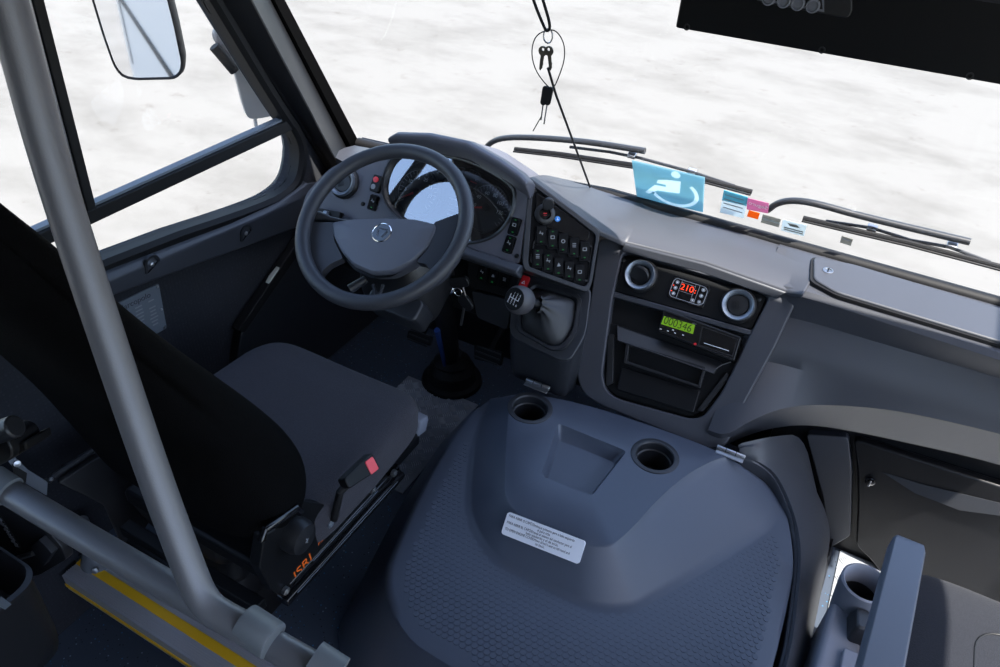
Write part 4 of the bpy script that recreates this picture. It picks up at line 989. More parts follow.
# ------------------------------------------------------------------ driver seat
SX = -.975
ds = thing('driver_seat', 'black fabric driver seat with contoured backrest in front of the grey handrail', 'driver seat', (SX, .88, 0))
def sup(c, sx, sy, sz, e1, e2, fn=None, n=56, k=28):
    m = M(); sg = lambda v, e: math.copysign(abs(v) ** e, v); rings = []
    for j in range(1, k):
        ph = -PI / 2 + PI * j / k; ring = []
        for i in range(n):
            th = 2 * PI * i / n; x = sx * sg(math.cos(ph), e1) * sg(math.cos(th), e2); y = sy * sg(math.cos(ph), e1) * sg(math.sin(th), e2); z = sz * sg(math.sin(ph), e1)
            q = V((x, y, z)); q = fn(q) if fn else q; ring.append(V(c) + q)
        rings.append(ring)
    return m.loft(rings)
def cush(q):
    y = q.y / .24; top = max(0, q.z)
    return V((q.x * (1 - .05 * max(0, y)), q.y, q.z - .035 * max(0, y - .55) ** 1 * (1 if q.z > 0 else .2) + .010 * (abs(q.x) / .25) ** 2 * (1 if q.z > 0 else 0)))
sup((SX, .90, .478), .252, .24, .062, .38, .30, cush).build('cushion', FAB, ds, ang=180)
BK = [(.545, .675, .60, .17), (.552, .705, .575, .215), (.575, .727, .560, .243), (.65, .738, .548, .256), (.74, .712, .527, .260), (.85, .655, .50, .258), (.96, .59, .462, .252), (1.06, .53, .425, .246), (1.165, .475, .38, .238), (1.26, .432, .338, .230), (1.33, .405, .308, .218), (1.362, .392, .30, .195), (1.375, .375, .31, .15)]
m = M(); rings = []
for z, yf, yr, hw in BK:
    ring = []
    for i in range(64):
        th = 2 * PI * i / 64; cs, sn = math.cos(th), math.sin(th)
        x = hw * math.copysign(abs(cs) ** .42, cs); yy = math.copysign(abs(sn) ** .55, sn)
        y = (yf + yr) / 2 + (yf - yr) / 2 * yy
        if yy > 0: y -= .030 * max(0, 1 - (abs(x) / hw * 1.25) ** 2) * (1 if z < 1.1 else .5)
        if yy < 0: y += .020 * (abs(x) / hw) ** 4
        ring.append(V((SX + x, y, z + (.02 * yy if .6 < z < 1.3 else 0))))
    rings.append(ring)
def interp_rings(rs, k=2):
    cols = [chaikin(list(c), k, False) for c in zip(*rs)]; return [list(r) for r in zip(*cols)]
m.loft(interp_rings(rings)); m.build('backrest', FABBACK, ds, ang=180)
m = M(); m.box((SX, .86, .402), (.46, .50, .045)); m.build('seat_pan', BLACK, ds, .01)
SP = Fr((SX + .235, 0, 0), (0, 1, 0), (0, 0, 1))          # right side of the seat, normal +X
sp = SP.pts([(257, 566), (262, 534), (281, 522), (300, 500), (330, 505), (352, 495), (398, 468), (404, 474), (395, 486), (288, 600), (270, 590)])
m = M(); m.fprism(SP, rpoly(sp, .008), -.02, .006); m.build('side_panel', BLACK, ds, .003)
r0_, r1_ = SP.px(285, 603, .012), SP.px(402, 474, .012)
dr_ = V((r1_[0] - r0_[0], r1_[1] - r0_[1])).normalized(); RL = Fr(SP.w(*r0_, .0), SP.u * dr_.x + SP.v * dr_.y, SP.v * dr_.x - SP.u * dr_.y); LL = math.hypot(r1_[0] - r0_[0], r1_[1] - r0_[1])
m = M(); m.box(RL.w(LL / 2, .0, .004), (LL, .020, .030), RL); m.box(RL.w(LL / 2 + .01, .024, -.002), (LL * .94, .016, .022), RL); m.build('slide_rail', GLOSSBLACK, ds, .003)
m = M()
for b_ in (.004, .027): m.box(RL.w(LL * .5, b_, .0195 if b_ < .01 else .0095), (LL * (.55 if b_ > .01 else .86), .0018, .001), RL)
m.build('rail_edge', BRACK, ds)
for k, (x, y) in enumerate(((288, 592), (375, 491), (396, 474), (332, 525))):
    a, b = SP.px(x, y, .018); m = M(); m.lathe(SP.sub(a, b, .008), [(.009, 0), (.009, .008), (.004, .010), (0, .008)], 8, caps=False); m.build('bolt', STEEL if k != 3 else SATIN, ds)
a, b = SP.px(302, 538, .03); fr = SP.sub(a, b, .004)
m = M(); m.lathe(fr, [(.036, 0), (.036, .02), (.031, .034), (.012, .038), (0, .038)], 32, caps=False); kn_ = m.build('recline_knob', BLACK2, ds)
m = M(); f3 = fr.sub(0, 0, .0385, .5); m.box(f3.w(0, 0, 0), (.010, .0022, .001), f3); m.box(f3.w(.002, .003, 0), (.0022, .007, .001), f3); m.box(f3.w(-.002, -.003, 0), (.0022, .007, .001), f3); m.build('arrow_mark', GREYPRINT, kn_)
ta, tb = SP.px(293, 578, .008), SP.px(316, 550, .008); an = math.atan2(tb[1] - ta[1], tb[0] - ta[0]); fr = SP.sub((ta[0] + tb[0]) / 2, (ta[1] + tb[1]) / 2 - .010, .0068, an)
m = M(); text('lettering', 'ISRI', fr, -.004, .006, 0, .036, ORANGE, ds, sx=1.0)
text('lettering', 'made', fr, .062, .016, 0, .014, ORANGE, ds)
m = M(); br = [SP.w(*SP.px(x, y, .02), .02) for x, y in ((262, 540), (264, 530), (296, 508), (300, 512))]; m.tube(br, .008, 10); m.build('recline_lever', GLOSSBLACK, ds)
bk0, bk1 = SP.w(*SP.px(334, 519, .02), .02), SP.w(*SP.px(340, 492, .035), .035)
m = M(); m.tube([bk0, bk1, SP.w(*SP.px(352, 478, .04), .04)], [.008, .008, .012], 10); m.build('buckle_stalk', RUBBER, ds)
u = (SP.w(*SP.px(374, 460, .045), .045) - SP.w(*SP.px(346, 482, .04), .04)); fr = Fr(SP.w(*SP.px(359, 472, .042), .042), u, V((-.5, -.6, .7)))
m = M(); L_ = u.length; m.fprism(fr, rpoly([(-L_ * .55, -.012), (L_ * .5, -.020), (L_ * .5, .020), (-L_ * .55, .012)], .006), -.012, .012); bu = m.build('belt_buckle', BLACK, ds, .004)
m = M(); m.fprism(fr, rrect(L_ * .30, -.002, .024, .030, .003), .008, .0145); m.box(fr.w(L_ * .505, 0, 0), (.005, .028, .014), fr); m.build('release_button', PINKRED, bu, .001)
lt = P(417, 424, z=.43); m = M(); m.fprism(Fr(lt, (1, 0, 0), (0, .3, 1)), rrect(0, 0, .038, .046, .006), -.02, .02); k = m.build('slide_latch', GREYLT, ds, .003)
m = M(); m.fprism(Fr(lt, (1, 0, 0), (0, .3, 1)), rrect(-.004, -.004, .022, .028, .004), .019, .0215); m.build('latch_opening', BLACK, k)
m = M(); m.loft([[V((SX - .10 + x, .84 + y, z)) for x, y in rrect(0, 0, w_, d__, .03)] for w_, d__, z in ((.26, .40, .0), (.25, .39, .06), (.22, .36, .09), (.24, .38, .13), (.21, .35, .17), (.24, .38, .21), (.22, .36, .25), (.26, .42, .30), (.30, .45, .385))]); m.build('suspension_bellows', RUBBER, ds)
m = M(); m.box((SX - .02, .585, .33), (.40, .03, .03)); m.tube([V((SX - .2, .57, .31)), V((SX + .22, .57, .31))], .010, 10); m.build('rear_crossbar', BLACK, ds, .003)

# ------------------------------------------------------------------ handrail behind the driver
gr = thing('grab_rail', 'grey tubular handrail with slanted upright pole rising at the left', 'handrail', (-.8, .4, .0))
pole = chaikin([PD(-45, -170, .60), PD(-20, -90, .635), PD(15, 30, .68), PD(50, 163, .73), PD(100, 316, .785), PD(152, 470, .83), PD(188, 566, .853), PD(204, 605, .858), PD(232, 622, .855), PD(262, 635, .85)], 3, False)
m = M(); m.tube(pole, .0178, 24); m.build('upright_pole', POLE, gr)
bar = [PD(-90, 434, 1.08), PD(0, 486, 1.01), PD(90, 540, .955), PD(180, 593, .91), PD(258, 636, .88), PD(340, 683, .85), PD(430, 739, .825)]
_e = bar[-1]; bar += [_e + V((.04, 0, -.012)), _e + V((.06, 0, -.05)), V((_e.x + .062, _e.y, -.195))]
m = M(); m.tube(bar, .0178, 24); m.build('horizontal_bar', POLE, gr)
e = (PD(282, 648, .865) - PD(242, 622, .872)); c0 = PD(259, 632, .866); fr = Fr(c0, (CAM - c0).cross(e) * -1, CAM - c0); 
f4 = Fr(c0, fr.u, e.cross(fr.u)); ax_ = e.normalized(); u4 = (CAM - c0).normalized(); u4 = (u4 - ax_ * u4.dot(ax_)).normalized(); v4 = ax_.cross(u4)
def oval(k, t, su_=.040, sv_=.0225): return [c0 + ax_ * t + u4 * (su_ * k * math.cos(q)) + v4 * (sv_ * k * math.sin(q)) for q in [2 * PI * i / 36 for i in range(36)]]
m = M(); m.loft([oval(.84, -.020), oval(.98, -.020), oval(1.0, -.017), oval(1.0, .017), oval(.97, .020), oval(.84, .021)]); m.build('clamp', CLAMP, gr)
c1 = PD(326, 668, .852); m = M(); m.lathe(Fr(c1, u4, v4), [(.0178, -.018), (.022, -.018), (.022, .018), (.0178, .018)], 28); m.build('end_sleeve', CLAMP, gr)
c1 = PD(3, 487, 1.0); m = M(); m.lathe(Fr(c1, u4, v4), [(.0178, -.02), (.0205, -.02), (.0205, .012), (.0178, .012)], 28); m.build('end_collar', CLAMP, gr)
ft = P(99, 562, z=0); m = M(); m.lathe(Fr(ft, (1, 0, 0), (0, 1, 0)), [(.043, 0), (.043, .010), (.034, .035), (.026, .055), (.0178, .06)], 28); m.build('foot_socket', CLAMP, gr)
m = M(); m.lathe(Fr(ft + V((.034, -.03, .026)), (.7, .7, 0), (-.3, .3, 1)), [(.008, 0), (.008, .006), (0, .007)], 10, caps=False); m.build('screw', STEEL, gr)
m = M(); m.tube([ft + V((0, 0, .05)), ft + V((0, 0, .17))], .0178, 18); m.build('post', POLE, gr)

# bracket, latch and boxes at the left end of the rail
lt_ = thing('latch_housing', 'black rounded latch housing above the left end of the grey handrail', 'latch', PD(5, 440, 1.12))
LH = Fr(PD(10, 440, 1.12), (.9, .35, .1), (-.2, .3, 1))
hp0 = LH.pts([(-40, 446), (12, 427), (22, 431), (27, 440), (27, 450), (-40, 486)])
m = M(); m.fprism(LH, rpoly(hp0, .010), -.03, .03); m.build('body', BLACK2, lt_, .006)
m = M(); m.tube([LH.w(*LH.px(-35, 444, .032), .032), LH.w(*LH.px(16, 426, .032), .032)], .017, 18); m.build('barrel', PILLAR, lt_, .003)
hp0 = LH.pts([(-40, 472), (27, 440), (29, 449), (3, 463), (-40, 484)], .01); m = M(); m.fprism(LH, hp0, -.04, .015); m.build('lower_plate', RUBBER, lt_, .003)
ab = thing('angle_bracket', 'light grey metal angle bracket screwed to left wall just above the handrail', 'bracket', P(30, 480, x=-1.40))
AB = Fr(P(28, 475, x=-1.38), (0.35, 1, 0), (-.45, 0, 1))
q = AB.pts([(7, 460), (15, 457), (28, 470), (48, 482), (47, 496), (26, 484)]); m = M(); m.fprism(AB, rpoly(q, .004), -.005, 0); m.build('plate', BRACK, ab, .001)
q = AB.pts([(12, 464), (27, 473), (26, 483), (14, 474)], .001); m = M(); m.fprism(AB, q, -.004, .001); m.build('slot', BLACK, ab)
a, b = AB.px(17, 463.5, 0); m = M(); m.lathe(AB.sub(a, b, 0), [(.008, 0), (.007, .005), (0, .006)], 12, caps=False); m.build('screw', STEEL, ab)
sb = thing('storage_box', 'black plastic box with sloping front on the left wall behind driver seat', 'box', P(85, 480, z=.42))
T = [P(47, 481, z=.43), P(93, 450, z=.43), P(97, 457, z=.425), P(57, 483, z=.425), P(123, 491, z=.33), P(104, 506, z=.33)]
m = M(); m.loft([[T[3], T[2], T[2] + V((-.0, .06, -.01)), T[0] + V((-.03, .05, -.01))], [T[5], T[4], T[4] + V((-.03, .07, .0)), T[5] + V((-.12, .06, .0))], [T[5] + V((-.005, .005, -.18)), T[4] + V((-.005, .0, -.18)), T[4] + V((-.03, .07, -.18)), T[5] + V((-.12, .06, -.18))]]); m.build('body', BLACK2, sb, .004)
m = M(); m.tube([T[0], T[0] * .5 + T[1] * .5, T[1]], .008, 10); m.build('rim', PILLAR, sb)
a_ = P(52, 481, z=.435); m = M(); m.lathe(Fr(a_ + V((0, 0, .005)), (1, 0, 0), (0, 1, 0)), [(.005, 0), (.004, .004), (0, .005)], 10, caps=False); m.build('screw', STEEL, sb)

pp_ = thing('partition_panel', 'black partition panel with white printed strip standing below the left handrail end', 'panel', P(20, 540, y=.42))
PN = Fr((P(20, 540, y=.42)), (1, .1, 0), (0, .1, 1))
q = PN.pts([(-60, 470), (8, 500), (38, 520), (62, 548), (66, 560), (40, 575), (-60, 600)]); m = M(); m.fprism(PN, rpoly(q, .01), -.02, 0); m.build('board', BLACK2, pp_, .003)
q = PN.pts([(-3, 517), (0, 516), (20, 546), (15, 551)], .001); m = M(); m.fprism(PN, q, -.001, .0015); k = m.build('printed_strip', BLACK, pp_)
m = M(); e0, e1 = V((*PN.px(-1, 518, .002), 0)), V((*PN.px(17, 547, .002), 0)); L_ = (e1 - e0).length; fr = PN.sub(e0.x, e0.y, .002, math.atan2(e1.y - e0.y, e1.x - e0.x))
for i in range(34):
    m.box(fr.w(L_ * (i + .5) / 34, random.uniform(-.004, .004), 0), (L_ / 60, random.uniform(.008, .016), .001), fr)
m.build('print', GREYPRINT, k)
q = PN.pts([(31, 547), (40, 539), (53, 553), (44, 566)], .012); m = M(); m.fprism(PN, rpoly(q, .003), -.005, .014); m.build('strap_loop', PILLAR, pp_, .002)
m = M(); m.tube([PN.w(*PN.px(18, 558, .006), .006), PN.w(*PN.px(34, 553, .006), .006)], .006, 8); m.build('pin', STEEL, pp_)

bn = thing('waste_bin', 'black plastic waste bin in the lower left corner beside the yellow-striped step', 'bin', (-1.2, .33, .12))
e_t, e_b = P(23, 568, y=.36), P(67, 634, y=.36)
m = M(); rings = []
for z, gx in ((e_b.z - .05, -.022), (e_b.z - .035, -.006), (e_b.z, .0), (e_t.z - .01, .008), (e_t.z + .008, .014), (e_t.z + .010, .004), (e_t.z - .02, -.006), (e_b.z + .02, -.012)):
    x1 = e_b.x * (1 - (z - e_b.z) / (e_t.z - e_b.z)) + e_t.x * ((z - e_b.z) / (e_t.z - e_b.z)) if e_b.z <= z <= e_t.z else (e_b.x if z < e_b.z else e_t.x)
    x1 = e_b.x + gx * .5; x0 = x1 - .34
    rings.append([V((x, y, z)) for x, y in rrect((x0 + x1) / 2, .26, x1 - x0 + gx, .20 + gx, .045, 6)])
m.loft(rings); m.build('body', BLACK2, bn, ang=50)
m = M(); sc0 = P(2, 601, y=.155); m.fprism(Fr(sc0, (1, 0, 0), (0, 0, 1)), rpoly([(-.004, -.002), (.008, -.001), (.013, .002), (.005, .002), (-.003, .003)], .001), -.002, .0045); m.build('scuff_mark', BRACK, bn)

# step nosing with yellow stripes
sn = thing('step_nosing', 'aluminium step edge with yellow stripes at the back of driver platform', 'step edge', (-.8, .57, 0))
m = M(); m.box((-.55, .578, .004), (1.86, .085, .008)); m.box((-.55, .532, -.022), (1.86, .007, .060)); m.build('profile', ALU, sn, .001)
m = M()
for k in range(5): m.box((-.55, .606 + k * .0035 - .0, .0085), (1.86, .0016, .002))
for k in range(4): m.box((-.55, .543 + k * .0055, .0085), (1.86, .0024, .002))
m.build('grip_ribs', ALU, sn)
m = M(); m.box((-.55, .582, .0088), (1.86, .024, .003)); m.build('yellow_insert', YELLOW, sn, .001)
m = M(); m.box((-.55, .5275, -.032), (1.86, .003, .012)); m.build('yellow_edge', YELLOW, sn)

# data plate on the lining
DP = Fr((XW + .004, 0, 0), (0, 1, 0), (0, 0, 1))
q = DP.pts([(98, 313), (158, 284), (168, 326), (108, 360)]); 
o0 = DP.w(*q[0], 0); uu = DP.w(*q[1], 0) - o0; vv = o0 - DP.w(*q[3], 0)
DF = Fr((DP.w(*q[0], 0) + DP.w(*q[1], 0) + DP.w(*q[2], 0) + DP.w(*q[3], 0)) / 4, uu, vv); dw, dh = uu.length, abs(vv.dot(DF.v))
dt = thing('data_plate', 'small metal data plate with printed table riveted to the left wall lining', 'data plate', DF.o)
m = M(); m.fprism(DF, rrect(0, 0, dw, dh, .004), -.003, .002); m.build('plate', BRACK, dt, .0005)
text('lettering', 'Marcopolo', DF, .01, dh * .37, .0022, dh * .16, INK, dt)
m = M(); m.lathe(DF.sub(-dw * .36, dh * .37, .002), [(.010, 0), (.010, .0006), (0, .0008)], 18, caps=False); k = m.build('emblem', INK, dt); m = M(); f3 = DF.sub(-dw * .36, dh * .37, .003); m.fprism(f3, [(-.005, -.004), (.005, -.004), (0, .006)], 0, .0006); m.build('emblem_mark', ORANGE, k)
m = M()
for r_ in range(9):
    y_ = dh * (.24 - r_ * .075)
    for c_, (x_, w_) in enumerate(((-.14, .22), (.10, .14), (.32, .16))):
        if (r_ * 3 + c_) % 7 != 5: m.box(DF.w(dw * x_, y_, .0022), (dw * w_ * random.uniform(.6, 1), dh * .025, .0005), DF)
m.build('print', GREYPRINT, dt)
for sx_, sy_ in ((-1, 1), (1, 1), (1, -.1), (1, -1)):
    m = M(); m.lathe(DF.sub(sx_ * (dw / 2 - .006), sy_ * (dh / 2 - .006), .002), [(.004, 0), (.003, .002), (0, .003)], 10, caps=False); m.build('rivet', STEEL, dt)

# ------------------------------------------------------------------ guide seat at the lower right
gs = thing('guide_seat', 'dark grey fabric front passenger seat with a padded armrest at lower right', 'seat', (.62, 1.05, 0))
sup((.60, 1.045, .40), .27, .275, .065, .36, .34, lambda q: V((q.x, q.y, q.z - .03 * max(0, q.y / .27 - .5) * (1 if q.z > 0 else 0)))).build('cushion', FABG, gs, ang=180)
m = M(); m.tube([V((x, y, .4645)) for x, y in rrect(.62, 1.03, .27, .34, .06, 6)], .0016, 6, closed=True); m.build('seam', BLACK, gs)
m = M(); m.box((.63, 1.02, .31), (.40, .46, .06)); m.build('seat_pan', BLACK2, gs, .01)
m = M(); m.box((.63, 1.00, .157), (.30, .34, .286)); m.build('base', BLACK2, gs, .02)
at_ = [P(x, y, z=.66) for x, y in ((896, 536), (926, 545), (904, 667), (862, 667))]
m = M(); rings = []
c_f, c_b = (at_[0] + at_[1]) / 2, (at_[2] + at_[3]) / 2; dv = (c_b - c_f); wA = .029
for t, zt, zb, w_ in ((-.045, -.018, -.026, .45), (-.035, -.009, -.032, .72), (-.015, -.003, -.036, .92), (.03, 0, -.040, 1), (.5, 0, -.042, 1.05), (1.0, 0, -.044, 1.1), (1.5, -.002, -.044, 1.1), (1.55, -.01, -.035, .8)):
    c_ = c_f + dv * t; hw = wA * w_
    rings.append([V((c_.x + a * hw, c_.y, .66 + (zt if b > 0 else zb))) for a, b in ((-.86, 1), (.86, 1), (1, 1), (1.0, -1), (.8, -1), (-.8, -1), (-1, -1), (-1, 1))])
    for i, dz in ((2, -.008), (7, -.008), (3, .008), (6, .008)): rings[-1][i].z += dz
m.loft(rings); m.build('armrest', ARM, gs, .004, 3, ang=60)
m = M(); m.tube([c_f + dv * .9 + V((.01, 0, -.05)), V((.40, .78, .40))], .016, 12); m.build('armrest_bracket', BLACK2, gs)
# cup holder console beside it
cu_ = thing('side_console', 'light grey plastic console with cup holder on the checker plate by armrest', 'console', (.30, .98, 0))
cc_ = P(866, 583, z=.47); FRC = Fr(cc_, (1, 0, 0), (0, 1, 0))
m = M(); m.lathe(FRC, [(.030, -.16), (.040, -.10), (.047, -.03), (.048, .0), (.044, .003), (.040, -.002), (.038, -.05), (.032, -.094), (0, -.095)], 40, caps=False); m.build('cup_holder', GREYLT, cu_)
m = M(); m.lathe(FRC, [(.0365, -.046), (.0285, -.088), (0, -.0885)], 30, caps=False); m.build('cup_well', BLACK2, cu_)
bx = [P(x, y, z=.40) for x, y in ((850, 600), (872, 604), (850, 690), (826, 680))]
m = M(); top_ = [cc_ + V((-.044, -.02, -.06)), cc_ + V((.03, -.02, -.06)), cc_ + V((.03, -.42, -.07)), cc_ + V((-.06, -.42, -.07))]
m.loft([[V((p.x, p.y, 0.02)) for p in top_], [V((p.x, p.y, p.z - .02)) for p in top_], [p * .97 + (sum(top_, V((0, 0, 0))) / 4) * .03 for p in top_]]); m.build('body', GREYLT, cu_, .012, 3)
kx = P(862, 622, z=.44); m = M(); f3 = Fr(kx, (1, .15, 0), (-.15, 1, 0)); m.loft([[f3.w(x, y, h) for x, y in rrect(0, 0, w_, d__, .008)] for w_, d__, h in ((.038, .062, -.06), (.036, .058, -.01), (.026, .046, .012))]); m.build('lever_block', PILLAR, cu_, .004)
pf = P(850, 656, z=.415); m = M(); f3 = Fr(pf, (1, 0, 0), (0, 1, 0)); m.fprism(f3, rrect(.008, -.02, .045, .06, .006), -.012, .006); m.build('raised_pad', GREYLT, cu_, .003)

# ------------------------------------------------------------------ windscreen items
def film_card(name, label, cat, pxs, m_, h=-.008, group=None):
    q = WS.pts(pxs, h); c = WS.w(sum(p[0] for p in q) / 4, sum(p[1] for p in q) / 4, h)
    t = thing(name, label, cat, c, group); mm = M(); mm.fprism(WS, q, h, h + .0015); return t, mm.build('card', m_, t), h + .0018
hh_ = -.008
pq = WS.pts([(632, 160), (705, 177), (703, 212), (637, 197)], hh_)
t = thing('wheelchair_placard', 'sky blue wheelchair symbol placard stuck to the bottom of the windscreen', 'placard', WS.w(*pq[3], hh_))
hd = WS.px(676, 174.5, hh_)
head = circ(hd[0], hd[1], .0125, 20)
body = WS.pts([(667, 179.5), (681, 181), (680, 193), (667, 191.5), (658, 190), (649, 193.5), (645.5, 191.5), (655, 184.5), (666, 186.5), (666, 184.5), (657, 182.5), (658, 179.5)], hh_)
ac = WS.px(674, 191.5, hh_); arc_o = [(ac[0] + .068 * math.cos(q), ac[1] + .058 * math.sin(q)) for q in [math.radians(205 + 200 * i / 20) for i in range(21)]]; arc_i = [(ac[0] + .057 * math.cos(q), ac[1] + .047 * math.sin(q)) for q in [math.radians(205 + 200 * i / 20) for i in range(21)]]
wheel_ = arc_o + arc_i[::-1]
m = M()
for h_ in (hh_, hh_ + .0015): m.holed([WS.w(*p, h_) for p in pq], [[WS.w(*p, h_) for p in l] for l in (head, body, wheel_)])
m.build('card', FBLUE, t, smooth=False)
for nm, l in (('symbol_head', head), ('symbol_body', body), ('symbol_wheel', wheel_)):
    m = M()
    for h_ in (hh_, hh_ + .0015): m.holed([WS.w(*p, h_) for p in l], [])
    m.build(nm, FSYM, t, smooth=False)
t, k, h = film_card('permit_sticker', 'cyan and white permit sticker on windscreen right of the wheelchair placard', 'sticker', [(724, 190), (748, 197), (744, 218), (720, 212)], FWHITE)
m = M(); m.fprism(WS, WS.pts([(724, 190), (748, 197), (746.5, 206), (722, 200)], h), h - .0004, h + .0006); m.build('cyan_header', FCYAN, t)
m = M()
for i in range(4):
    y0 = 196 + i * 4.2; q = WS.pts([(725 - i * .6, y0 - 2), (744 - i * .6, y0 + 3.6), (744 - i * .6, y0 + 4.4), (725 - i * .6, y0 - 1.2)], h); m.fprism(WS, q, h, h + .001)
m.build('print_lines', GREYPRINT, t)
t, k, h = film_card('pink_sticker', 'pink printed sticker on windscreen right beside the cyan and white permit', 'sticker', [(747, 197.5), (769, 203), (768, 213), (747, 209)], FPINK)
a, b = WS.px(758, 205.5, h); text('lettering', 'Seguro', WS.sub(a, b, 0, -.05), 0, 0, h, .017, WHITE, t, mirror=True)
film_card('orange_sticker', 'small orange reflector sticker on windscreen below the pink sticker', 'sticker', [(749, 210), (760, 213), (758, 219), (747, 216)], FORAN)
t, k, h = film_card('inspection_label', 'pale green inspection label at windscreen base between two small dark labels', 'sticker', [(783, 219), (807, 225), (804, 236), (781, 230)], FWHITE)
m = M(); q = WS.pts([(788, 223), (797, 225), (800, 228), (790, 226)], h); m.fprism(WS, q, h, h + .0008)
for i in range(2): m.fprism(WS, WS.pts([(784, 226.5 + i * 2), (803, 231.5 + i * 2), (803, 232.5 + i * 2), (784, 227.5 + i * 2)], h), h, h + .0008)
m.build('print', FDARK, t)
t, k, h = film_card('striped_label', 'small grey label with pale stripe on windscreen below the orange sticker', 'sticker', [(763, 214), (781, 219), (779, 227), (761, 222)], FDARK)
m = M(); m.fprism(WS, WS.pts([(762, 217.5), (780, 222.5), (780, 224), (762, 219)], h), h, h + .0008); m.build('stripe', FWHITE, t)
t, k, h = film_card('dark_label', 'tiny dark grey label on windscreen alone below the right wiper tip', 'sticker', [(842, 235.5), (853, 239), (851, 245.5), (840, 242)], FDARK)
m = M(); m.fprism(WS, WS.pts([(843, 238), (851, 240.6), (851, 241.5), (843, 239)], h), h, h + .0008); m.build('print_line', GREYPRINT, t)

# wipers, outside on the glass
def wiper(name, label, arm, blade, link, cl):
    hz = -.055; t = thing(name, label, 'wiper', WS.w(*WS.px(*arm[-1], hz), hz))
    pt_ = lambda l, h: [WS.w(*WS.px(x, y, h), h) for x, y in l]
    m = M(); m.tube(chaikin(pt_(arm, hz), 2, False), .0085, 10); m.build('arm', PILLAR, t)
    m = M(); m.tube(pt_(blade, -.036), .0065, 8); q = [p + WS.n * .010 for p in pt_(blade, -.036)]; m.tube(q, .003, 6); m.build('blade', RUBBER, t)
    m = M(); m.tube(pt_(link, -.046), .0042, 8); m.build('yoke', PILLAR, t)
    for x, y in cl:
        m = M(); p = pt_([(x, y)], -.05)[0]; m.box(p, (.022, .012, .018), WS); m.build('clip', STEEL, t, .002)
wiper('windscreen_wiper', 'black wiper arm and blade behind the wheelchair placard on the windscreen', [(484, 150), (492, 141), (508, 137), (545, 138), (590, 142), (645, 151)], [(515, 149), (560, 154), (600, 160), (640, 166), (700, 178), (752, 192)], [(570, 147), (610, 152), (640, 158), (692, 172), (735, 186)], [(632, 155), (692, 172)])
wiper('windscreen_wiper', 'black wiper arm and blade outside the windscreen above the stowage lid', [(768, 210), (777, 203), (792, 200), (815, 203), (860, 216), (970, 242)], [(803, 218), (850, 229), (910, 243), (960, 256), (1040, 277)], [(826, 221), (872, 228), (910, 240), (949, 247), (990, 262)], [(952, 245), (872, 228)])

# keys on a lanyard and the thin rod below them
yk = 1.44
ln = thing('hanging_lanyard', 'black cord loop hanging in front of the windscreen with keys on a ring', 'lanyard', P(545, 60, y=yk))
m = M(); m.tube(chaikin([P(522, -40, y=yk), P(533, 0, y=yk), P(544, 27, y=yk), P(547, 32, y=yk), P(551, 27, y=yk), P(543, 0, y=yk), P(531, -40, y=yk)], 2, False), .0032, 8); m.build('cord', RUBBER, ln)
m = M(); m.tube(chaikin([P(x, y, y=yk) for x, y in ((546, 30), (535, 36), (531, 52), (535, 70), (546, 85), (553, 90), (560, 74), (565, 58), (564, 42), (556, 30))], 2), .0013, 6, closed=True); m.build('cable_loop', BLACK, ln)
m = M(); kr = P(548, 36, y=yk); m.tube([kr + V((.010 * math.cos(t * PI / 8), 0, .014 * math.sin(t * PI / 8))) for t in range(16)], .0017, 6, closed=True); m.build('key_ring', STEEL, ln)
def key(nm, root, bow, tip, r_, mt, blade_m):
    a_, b_ = P(*bow, y=yk - .004), P(*tip, y=yk - .004); u = (a_ - b_).normalized(); fr = Fr(a_, V((u.z, 0, -u.x)), u); L_ = (a_ - b_).length
    m = M(); m.fring(fr, circ(0, 0, r_, 20), circ(0, r_ * .35, r_ * .3, 20), -.0015, .0015); k = m.build(nm, mt, root, .0005)
    m = M(); m.fprism(fr, [(-.004, -r_ * .8), (-.004, -L_), (-.001, -L_ - .003), (.003, -L_ * .9), (.0025, -L_ * .8), (.004, -L_ * .72), (.003, -L_ * .6), (.004, -r_ * .8)], -.001, .001); m.build('key_blade', blade_m, k)
MK = mat('worn_brass_key', (.10, .09, .075), .45, .7)
key('key', ln, (543, 51), (541, 69), .010, MK, MK); key('key', ln, (549, 51), (551, 69), .010, MK, MK)
fb = thing('key_fob', 'pair of black-headed keys dangling lowest under the hanging cable loop', 'keys', P(545, 95, y=yk))
for (x0, y0), (x1, y1), (x2, y2) in (((546, 86), (543, 105), (541, 120)), ((551, 87), (547, 105), (544, 124))):
    a_, b_ = P(x0, y0, y=yk), P(x1, y1, y=yk); u = (a_ - b_).normalized(); fr = Fr((a_ + b_) / 2, V((u.z, 0, -u.x)), u); L_ = (a_ - b_).length
    m = M(); m.fprism(fr, rrect(0, 0, .013, L_, .006), -.003, .003); k = m.build('key_head', RUBBER, fb, .001)
    m = M(); m.tube([b_, P(x2, y2, y=yk)], .0018, 6); m.build('key_blade', STEEL, k)
m = M(); m.tube([P(541, 117, y=yk), P(533, 131, y=yk)], .0012, 6); m.build('tie_end', BLACK, fb)
rod = thing('thin_rod', 'thin black wire running from the hanging keys down to the dashboard', 'wire', P(590, 186, z=.825))
m = M(); m.tube([P(548, 68, y=yk + .02), P(556, 95, y=1.50), P(573, 141, y=1.65), P(590, 187, z=.822)], .0028, 8); m.build('wire', BLACK, rod)

